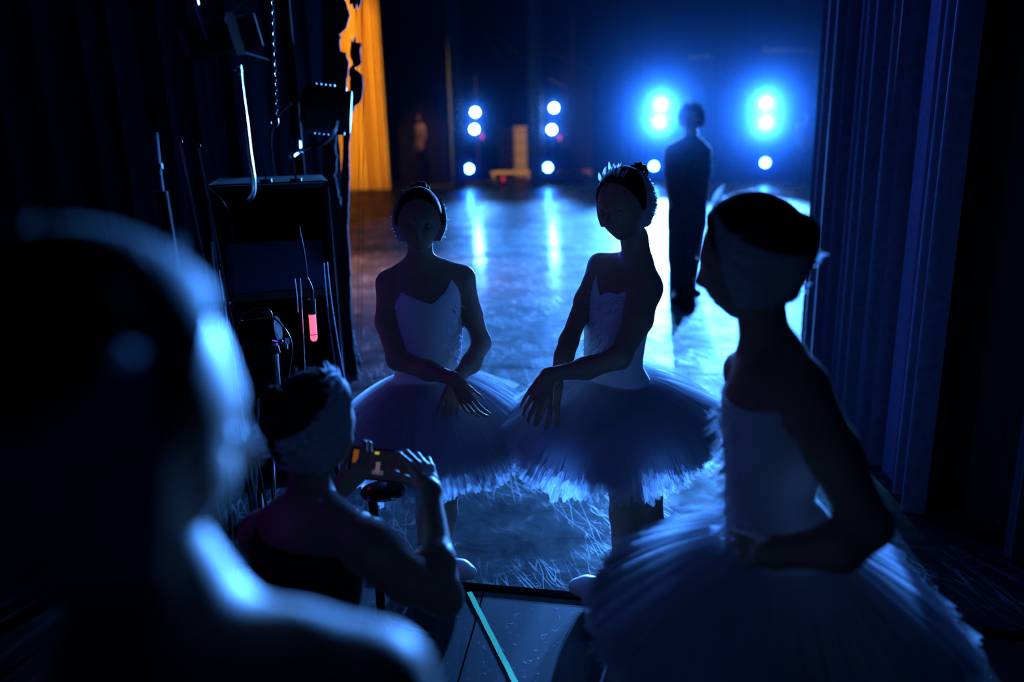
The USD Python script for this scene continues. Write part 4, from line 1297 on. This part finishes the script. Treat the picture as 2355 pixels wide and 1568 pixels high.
# dim thin rods between
for (ua, va, ub, vb, w) in ((415, 325, 432, 440, 'left'), (457, 335, 466, 425, 'right')):
    r_ = thing('dim_rod', f'dim thin rod leaning beside the steel rods, the {w} one of two', 'rod', at(ub, vb, 2.2))
    obj('rod', cyl(at(ua, va, 2.2), at(ub, vb, 2.2) * [1, 1, 0] + [.10, .0, .002], .0045, 8), plain('dull_steel_' + w, (.10, .10, .12), .35, 1.0), r_, world=True)
    obj('tip', ball(at(ua, va, 2.2), .006, 2), black_paint, r_, world=True)

# floodlight at the top left
fc = at(478, 88, 1.95)
fl_ = thing('floodlight', 'blurred black floodlight with open barn doors at the upper left', 'stage lamp', fc)
Rf = trimesh.transformations.euler_matrix(.15, -.20, .30)


def fpart(name, m, material=black_paint):
    m = as_tm(m).copy()
    m.apply_scale(.62)
    m.apply_transform(Rf)
    return obj(name, m, material, fl_)


fpart('housing', box((.19, .15, .13), (0, 0, 0), bevel=.02))
fpart('front_frame', as_tm(Manifold.cube((.03, .17, .15), True).translate((.10, 0, 0)) - Manifold.cube((.08, .14, .12), True).translate((.10, 0, 0))), gun_metal)
for s, axn in ((1, 'u'), (-1, 'd')):
    m = box((.085, .14, .004), (.042, 0, 0))
    m.apply_transform(trimesh.transformations.rotation_matrix(-s * .5, [0, 1, 0]))
    m.apply_translation((.115, 0, s * .075))
    fpart('barn_door', m, gun_metal)
    m = box((.075, .004, .11), (.038, 0, 0))
    m.apply_transform(trimesh.transformations.rotation_matrix(s * .5, [0, 0, 1]))
    m.apply_translation((.115, s * .085, 0))
    fpart('barn_door', m, gun_metal)
fpart('yoke', tube([(0, -.10, 0), (0, -.10, .12), (0, 0, .16), (0, .10, .12), (0, .10, 0)], .008, 6), gun_metal)
obj('hanging_pipe', cyl(np.array([0, 0, .13]), np.array([0, 0, 1.0]), .018, 12), black_paint, fl_)

# thin cable drooping along the cabinet's left side
cbl = thing('drooping_cable', 'black cable drooping down along the left side of the cabinet', 'cable', on_floor(560, 1000))
obj('cable', tube(spline([at(470, 424, 2.6), at(496, 446, 2.6), at(516, 470, 2.6), at(532, 520, 2.6), at(537, 580, 2.6), at(535, 660, 2.6), at(537, 760, 2.62), at(541, 900, 2.65), at(560, 1120, 2.7)], 70), .0028, 6), cable_mat, cbl, world=True)
# folded light stand leaning left of the cabinet
fs = thing('folded_stand', 'folded metal light stand leaning at the left side of the cabinet', 'stand', at(505, 700, 2.45))
for (ua, va, ub, vb, r_) in ((486, 555, 500, 760, .0075), (503, 620, 536, 830, .0060), (521, 680, 530, 760, .0042)):
    pa, pb2 = at(ua, va, 2.45), at(ub, vb, 2.45)
    d_ = unit(pb2 - pa)
    obj('leg', cyl(pa, pa + d_ * (pa[2] / max(1e-3, -d_[2])) * .985, r_, 10), gun_metal if r_ > .007 else chrome, fs, world=True)
obj('collar', cyl(at(494, 690, 2.45), at(528, 700, 2.45), .010, 10), black_paint, fs, world=True)

# lamp on a short stand with cable loops
sl0 = at(600, 760, 2.5)
ls = thing('lamp_on_stand', 'small dark lamp on a short steel stand with looped cable before the cabinet', 'lamp', (at(632, 900, 2.5)[0], 2.5, 0))
obj('lamp_head', cat(as_tm(to_manifold(cyl(at(556, 768, 2.52), at(640, 756, 2.52), .042, 26)))), black_matte, ls, world=True)
obj('rim', tube([at(556, 768, 2.52) + [0, .044 * math.cos(a), .044 * math.sin(a)] for a in np.linspace(0, 6.2, 24)], .004, 5), gun_metal, ls, world=True)
obj('post', cyl(at(631, 775, 2.5), at(640, 905, 2.5), .0095, 12), chrome, ls, world=True)
obj('knob', cat(cyl(at(628, 783, 2.47), at(644, 786, 2.46), .006, 8), ball(at(645, 786, 2.46), .009, 2)), gun_metal, ls, world=True)
obj('joint', cyl(at(630, 796, 2.5), at(634, 812, 2.5), .016, 14), black_paint, ls, world=True)
pf = at(640, 905, 2.5)
for a in (.5, 2.6, 4.7):
    obj('foot', tube([pf + [0, 0, .01], pf + [.10 * math.cos(a), .10 * math.sin(a), -.03], [pf[0] + .22 * math.cos(a), pf[1] + .22 * math.sin(a), .012]], .008, 8), chrome, ls, world=True)
obj('cable', tube(spline([at(546, 716, 2.5), at(580, 718, 2.48), at(612, 722, 2.47), at(652, 752, 2.46), at(664, 770, 2.46), at(670, 820, 2.48), at(666, 880, 2.5)], 40), .0030, 6), cable_mat, ls, world=True)
obj('cable', tube(spline([at(546, 752, 2.47), at(552, 735, 2.47), at(590, 710, 2.46), at(622, 716, 2.45), at(625, 728, 2.45), at(616, 738, 2.46)], 40), .0030, 6), cable_mat, ls, world=True)
obj('plug', cat(cyl(at(659, 776, 2.44), at(659.5, 790, 2.44), .0085, 10), cyl(at(659.5, 790, 2.44), at(660, 802, 2.44), .004, 8)), chrome, ls, world=True, label='bright metal plug')

# glow stick on its cord
gs = thing('glow_stick', 'glowing pink light stick hanging on a cord in front of the cabinet', 'light stick', at(720, 748, 2.62))
ga, gb = at(718, 722, 2.62), at(722, 777, 2.62)
obj('tube', cat(cyl(ga, gb, .0118, 20), ball(gb, .0118, 3)), glow_pink, gs, smooth=50, world=True)
obj('cap', cyl(ga + (ga - gb) * .62, ga, .0135, 18), black_paint, gs, world=True)
obj('band', tube([gb + (ga - gb) * .16 + .0122 * np.array([math.cos(a), math.sin(a), 0]) for a in np.linspace(0, 6.2, 18)], .0014, 4), black_paint, gs, world=True)
obj('cord', tube(spline([at(689, 520, 2.62), at(692, 545, 2.62), at(695, 558, 2.62), at(701, 590, 2.62), at(706, 638, 2.62)], 30), .0034, 7), chrome, gs, world=True, label='bright cord')
obj('clip', tube(spline([at(706, 638, 2.62), at(714, 655, 2.62), at(718, 668, 2.62), at(718, 690, 2.62), at(717, 700, 2.62)], 16), .0050, 7), cable_mat, gs, world=True)
for (ua, va, ub, vb, w) in ((678, 640, 685, 718, 'shorter and brighter'), (690, 640, 702, 880, 'longer and dimmer')):
    r_ = thing('hanging_wire', f'thin wire hanging beside the glow stick, the {w} of two', 'wire', at(ub, vb, 2.66))
    obj('wire', tube([at(ua, va, 2.66), at((ua + ub) / 2 + 1, (va + vb) / 2, 2.66), at(ub, vb, 2.66)], .0022, 6), chrome if 'short' in w else gun_metal, r_, world=True)
    obj('end_cap', ball(at(ub, vb, 2.66), .004, 2), black_paint, r_, world=True)
for (ua, va, ub, vb, w) in ((744, 604, 775, 860, 'left'), (752, 602, 792, 870, 'right')):
    r_ = thing('slack_rope', f'thin dark rope running from the cabinet corner to the floor, the {w} one', 'rope', at(ub, vb, 2.9))
    obj('rope', tube(spline([at(ua, va, 2.9), at(ua + (ub - ua) * .45 - 2, (va + vb) / 2, 2.95), at(ub, vb, 3.0), on_floor(ub + 40, vb + 110)], 30), .0030, 6), plain('blue_rope_' + w, (.05, .06, .12), .5), r_, world=True)

# stool seen behind the phone
sc = at(880, 1122, 2.05)
sc[0] -= .02
so = thing('stool', 'small black stool with a shiny padded top, seen behind the phone', 'stool', (sc[0], 2.05, 0))
pad = as_tm(to_manifold(ball((0, 0, 0), 1, 4, (.062, .056, .018))))
pad.apply_translation((.02, 0, sc[2] - .008))
obj('seat', pad, plain('black_vinyl', (.012, .012, .014), .22), so, smooth=True)
obj('seat_rim', tube([(.02 + .061 * math.cos(a), .055 * math.sin(a), sc[2] - .012) for a in np.linspace(0, 2 * math.pi, 40)], .004, 6), chrome, so)
obj('post', cyl((-.01, 0, .02), (-.01, 0, sc[2] - .02), .013, 14), black_paint, so)
obj('height_knob', cat(cyl((-.01, 0, sc[2] - .09), (-.05, -.03, sc[2] - .09), .008, 8)), gun_metal, so)
for a in (.3, 1.9, 3.4, 5.0):
    obj('leg', tube([(-.01, 0, .10), (-.01 + .08 * math.cos(a), .08 * math.sin(a), .05), (-.01 + .16 * math.cos(a), .16 * math.sin(a), .010)], .009, 8), black_paint, so)

# green tape on the wing boards and black tape on the vinyl edge
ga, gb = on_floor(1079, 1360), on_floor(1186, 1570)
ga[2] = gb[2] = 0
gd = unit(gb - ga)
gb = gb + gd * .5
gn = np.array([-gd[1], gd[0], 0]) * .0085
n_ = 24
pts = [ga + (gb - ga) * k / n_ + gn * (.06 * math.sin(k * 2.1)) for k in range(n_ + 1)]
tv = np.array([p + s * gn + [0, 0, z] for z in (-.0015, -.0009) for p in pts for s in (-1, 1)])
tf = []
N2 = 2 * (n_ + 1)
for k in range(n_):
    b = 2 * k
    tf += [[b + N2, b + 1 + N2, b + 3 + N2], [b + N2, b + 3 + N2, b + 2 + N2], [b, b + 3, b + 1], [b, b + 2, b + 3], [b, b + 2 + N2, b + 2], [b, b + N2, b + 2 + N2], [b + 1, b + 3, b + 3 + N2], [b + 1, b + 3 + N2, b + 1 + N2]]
single('floor_tape', trimesh.Trimesh(tv, np.array(tf), process=False), green_tape, 'narrow green tape line with added faint glow across the dark wing boards', 'tape')
single('edge_tape', strip(-2.0, 2.6, 2.338, 2.372, -.0035, .0006), black_tape, 'wide black tape along the near edge of the dance vinyl', 'tape')

# ------------------------------------------------------------------ far wing: people, ladder, pipes, bench


def far_person(name, label, u, v_head, y, shirt, seed, face):
    hp = at(u, v_head, y)
    P = Person(name, label, (hp[0], y, 0))
    x, H_ = hp[0], hp[2] + .11
    sd = unit(np.cross(face, [0, 0, 1]))
    fw = unit(face)
    Z = lambda a, b, z: np.array([x, y, 0]) + sd * a + fw * b + [0, 0, z * H_]
    tor = [(Z(0, 0, .845), .055, .055), (Z(0, 0, .82), .15, .08), (Z(0, 0, .74), .17, .11), (Z(0, 0, .60), .14, .10), (Z(0, 0, .53), .15, .11), (Z(0, 0, .47), .14, .10)]
    hs_ = [make_hand(Z(.24, .12, .52), (0, .1, -1), fw, -sd, scale=1.0, h=.005), make_hand(Z(-.24, .12, .52), (0, .1, -1), fw, sd, scale=1.0, h=.005)]
    li = [[(Z(0, 0, .84), .055), (Z(0, .01, .90), .055)]]
    for s in (1, -1):
        li.append([(Z(.05 * s, 0, .83), .055), (Z(.17 * s, 0, .81), .055), (Z(.22 * s, 0, .65), .042), (Z(.24 * s, .12, .52), .028)])
        li.append([(Z(.08 * s, 0, .49), .09), (Z(.09 * s, .01, .27), .06), (Z(.09 * s, 0, .05), .042)])
    P.body(tor, sd, li, hs_, (hp, frame(fw, (0, 0, 1)), 1.05), h=.014, eyes=False)
    P.hair(seed=seed, bun=None, strands=0)
    F2 = Field(Z(0, 0, .7) - [.45, .45, .6], Z(0, 0, .7) + [.45, .45, .4], .015)
    for (a0, b0, c0_), (a1, b1, c1_) in zip(tor[1:-1], tor[2:]):
        F2.slab(a0, b0 + .014, c0_ + .014, a1, b1 + .014, c1_ + .014, sd)
    for l in (li[1], li[3]):
        F2.bone(l[0][0], .07, l[1][0], .072, .02)
        F2.bone(l[1][0], .072, l[2][0], .062, .02)
    obj('shirt', F2.mesh(3), shirt, P.t, smooth=True, world=True)
    F3 = Field(Z(0, 0, .3) - [.45, .45, .75], Z(0, 0, .3) + [.45, .45, .6], .015)
    F3.slab(tor[-2][0], .17, .13, tor[-1][0], .16, .12, sd)
    for l in (li[2], li[4]):
        F3.bone(l[0][0], .11, l[1][0], .085, .02)
        F3.bone(l[1][0], .085, l[2][0], .065, .02)
    obj('trousers', F3.mesh(3), black_knit, P.t, smooth=True, world=True)
    for s in (1, -1):
        P.shoe(Z(.09 * s, -.05, .026), Z(.10 * s, .17, .022), r=.042, name='shoe', material=black_paint)
    return P


far_person('person', 'distant person in a pale orange-lit shirt beside the golden curtain', 966, 272, 24.6, orange_shirt, 3, np.array([-.8, -.6, 0]))
far_person('person', 'distant person with reddish light put into the shirt colour, just left of the velvet curtain', 1858, 268, 20.2, plain('shirt_reddish_light', (.35, .12, .09), .8), 4, np.array([-.6, -.8, 0]))  # the reddish light on this figure is put into the shirt colour
spot('/World/work_lamp_far_left', (-2.6, 22.7, 6.0), at(966, 310, 24.6), (1.0, .50, .25), 3000, 14, .8)

# crates and a bench between the two left booms
bh = at(1175, 396, 26.0)
be = thing('bench', 'pale wooden bench in the far wing between the two left booms', 'bench', (bh[0], 26.0, 0))
obj('seat', box((1.35, .35, .10), (0, 0, bh[2]), bevel=.01), wood_pale, be)
for s in (-.55, .55):
    obj('leg', box((.06, .3, bh[2] - .04), (s, 0, (bh[2] - .04) / 2)), wood_pale, be)
be2 = at(1322, 394, 26.3)
bq = thing('bench', 'pale wooden bench in the far wing right of the second boom', 'bench', (be2[0], 26.3, 0))
obj('seat', box((1.2, .35, .11), (0, 0, be2[2]), bevel=.01), wood_pale, bq)
for s in (-.5, .5):
    obj('leg', box((.06, .3, be2[2] - .04), (s, 0, (be2[2] - .04) / 2)), wood_pale, bq)
x0_ = at(1178, 380, 27.2)
zt = 0.0
for k, (v, hh, w) in enumerate(((372, .42, 'lowest'), (345, .36, 'second from the floor'), (330, .26, 'third from the floor'), (318, .20, 'topmost'))):
    cr_ = thing('crate', f'brownish crate in the far wing, {w} of its stack', 'crate', (x0_[0] + .04 * (k % 2), 27.2, zt))
    Wc, Dc = .98 - .08 * (k % 2), .5
    Hc = [.55, .40, .34, .30][k]
    obj('body', as_tm(Manifold.cube((Wc, Dc, Hc), True).translate((0, 0, Hc / 2)) - Manifold.cube((Wc - .05, Dc - .05, Hc), True).translate((0, 0, Hc / 2 + .03))), rust_metal, cr_)
    obj('rim', as_tm(Manifold.cube((Wc + .03, Dc + .03, .04), True).translate((0, 0, Hc - .02)) - Manifold.cube((Wc - .005, Dc - .005, .06), True).translate((0, 0, Hc - .02))), wood_pale, cr_)
    zt += Hc + .001
# pipe frame (pole with slanted braces) right of the second boom
pf0 = at(1318, 340, 26.6)
fr = thing('pipe_frame', 'tall brown pipe frame with slanted braces in the far wing right of the second boom', 'frame', (pf0[0], 26.6, 0))
obj('post', cyl((0, 0, 0), (0, 0, 5.2), .045, 12), rust_metal, fr)
obj('post', cyl((.26, 0, 0), (.26, 0, 2.6), .03, 12), rust_metal, fr)
for (ua, va, ub, vb, r_) in ((1262, 120, 1362, 162, .028), (1263, 182, 1352, 226, .018), (1295, 307, 1362, 305, .022)):
    obj('brace', cyl(at(ua, va, 26.5), at(ub, vb, 26.5), r_, 10), rust_metal, fr, world=True)
# two slanted battens higher up
for (ua, va, ub, vb, w) in ((1115, 75, 1148, 130, 'steeper'), (1148, 85, 1192, 126, 'flatter')):
    b_ = thing('slanted_batten', f'dim slanted wooden batten leaning on the far wall above the left booms, the {w} one', 'batten', at(ub, vb, 28.8) * [1, 1, 0])
    pa, pb3 = at(ua, va, 28.9), at(ub, vb, 28.7)
    d_ = unit(pb3 - pa)
    obj('plank', cyl(pa, pb3 + d_ * .0, .05, 4), wood_pale, b_, world=True)
    obj('prop', cyl(pb3, pb3 * [1, 1, 0] + [0, -.1, 0], .02, 8), black_matte, b_, world=True)
# warm-lit pipes behind the right booms
for (ua, va, ub, vb, w) in ((1586, 131, 1634, 127, 'behind the person in black T-shirt'), (1755, 113, 1876, 116, 'above the farthest right boom')):
    y_ = 21.0
    pa, pb4 = at(ua, va, y_), at(ub, vb, y_)
    b_ = thing('overhead_pipe', f'short pale pipe hanging {w}', 'pipe', (pa + pb4) / 2)
    obj('pipe', cyl(pa, pb4, .045, 14), wood_pale, b_, world=True)
    for p_ in (pa * .85 + pb4 * .15, pa * .15 + pb4 * .85):
        obj('hanger', cyl(p_, p_ + [0, 0, 4.0], .008, 6), black_matte, b_, world=True)
spot('/World/work_lamp_far_right', at(1700, -160, 19.5), at(1730, 120, 21.0), (1.0, .45, .28), 60, 40, .9)
spot('/World/work_lamp_far_middle', (1.0, 23.5, 6.0), (1.2, 26.8, 1.4), (1.0, .40, .28), 90, 50, .9)
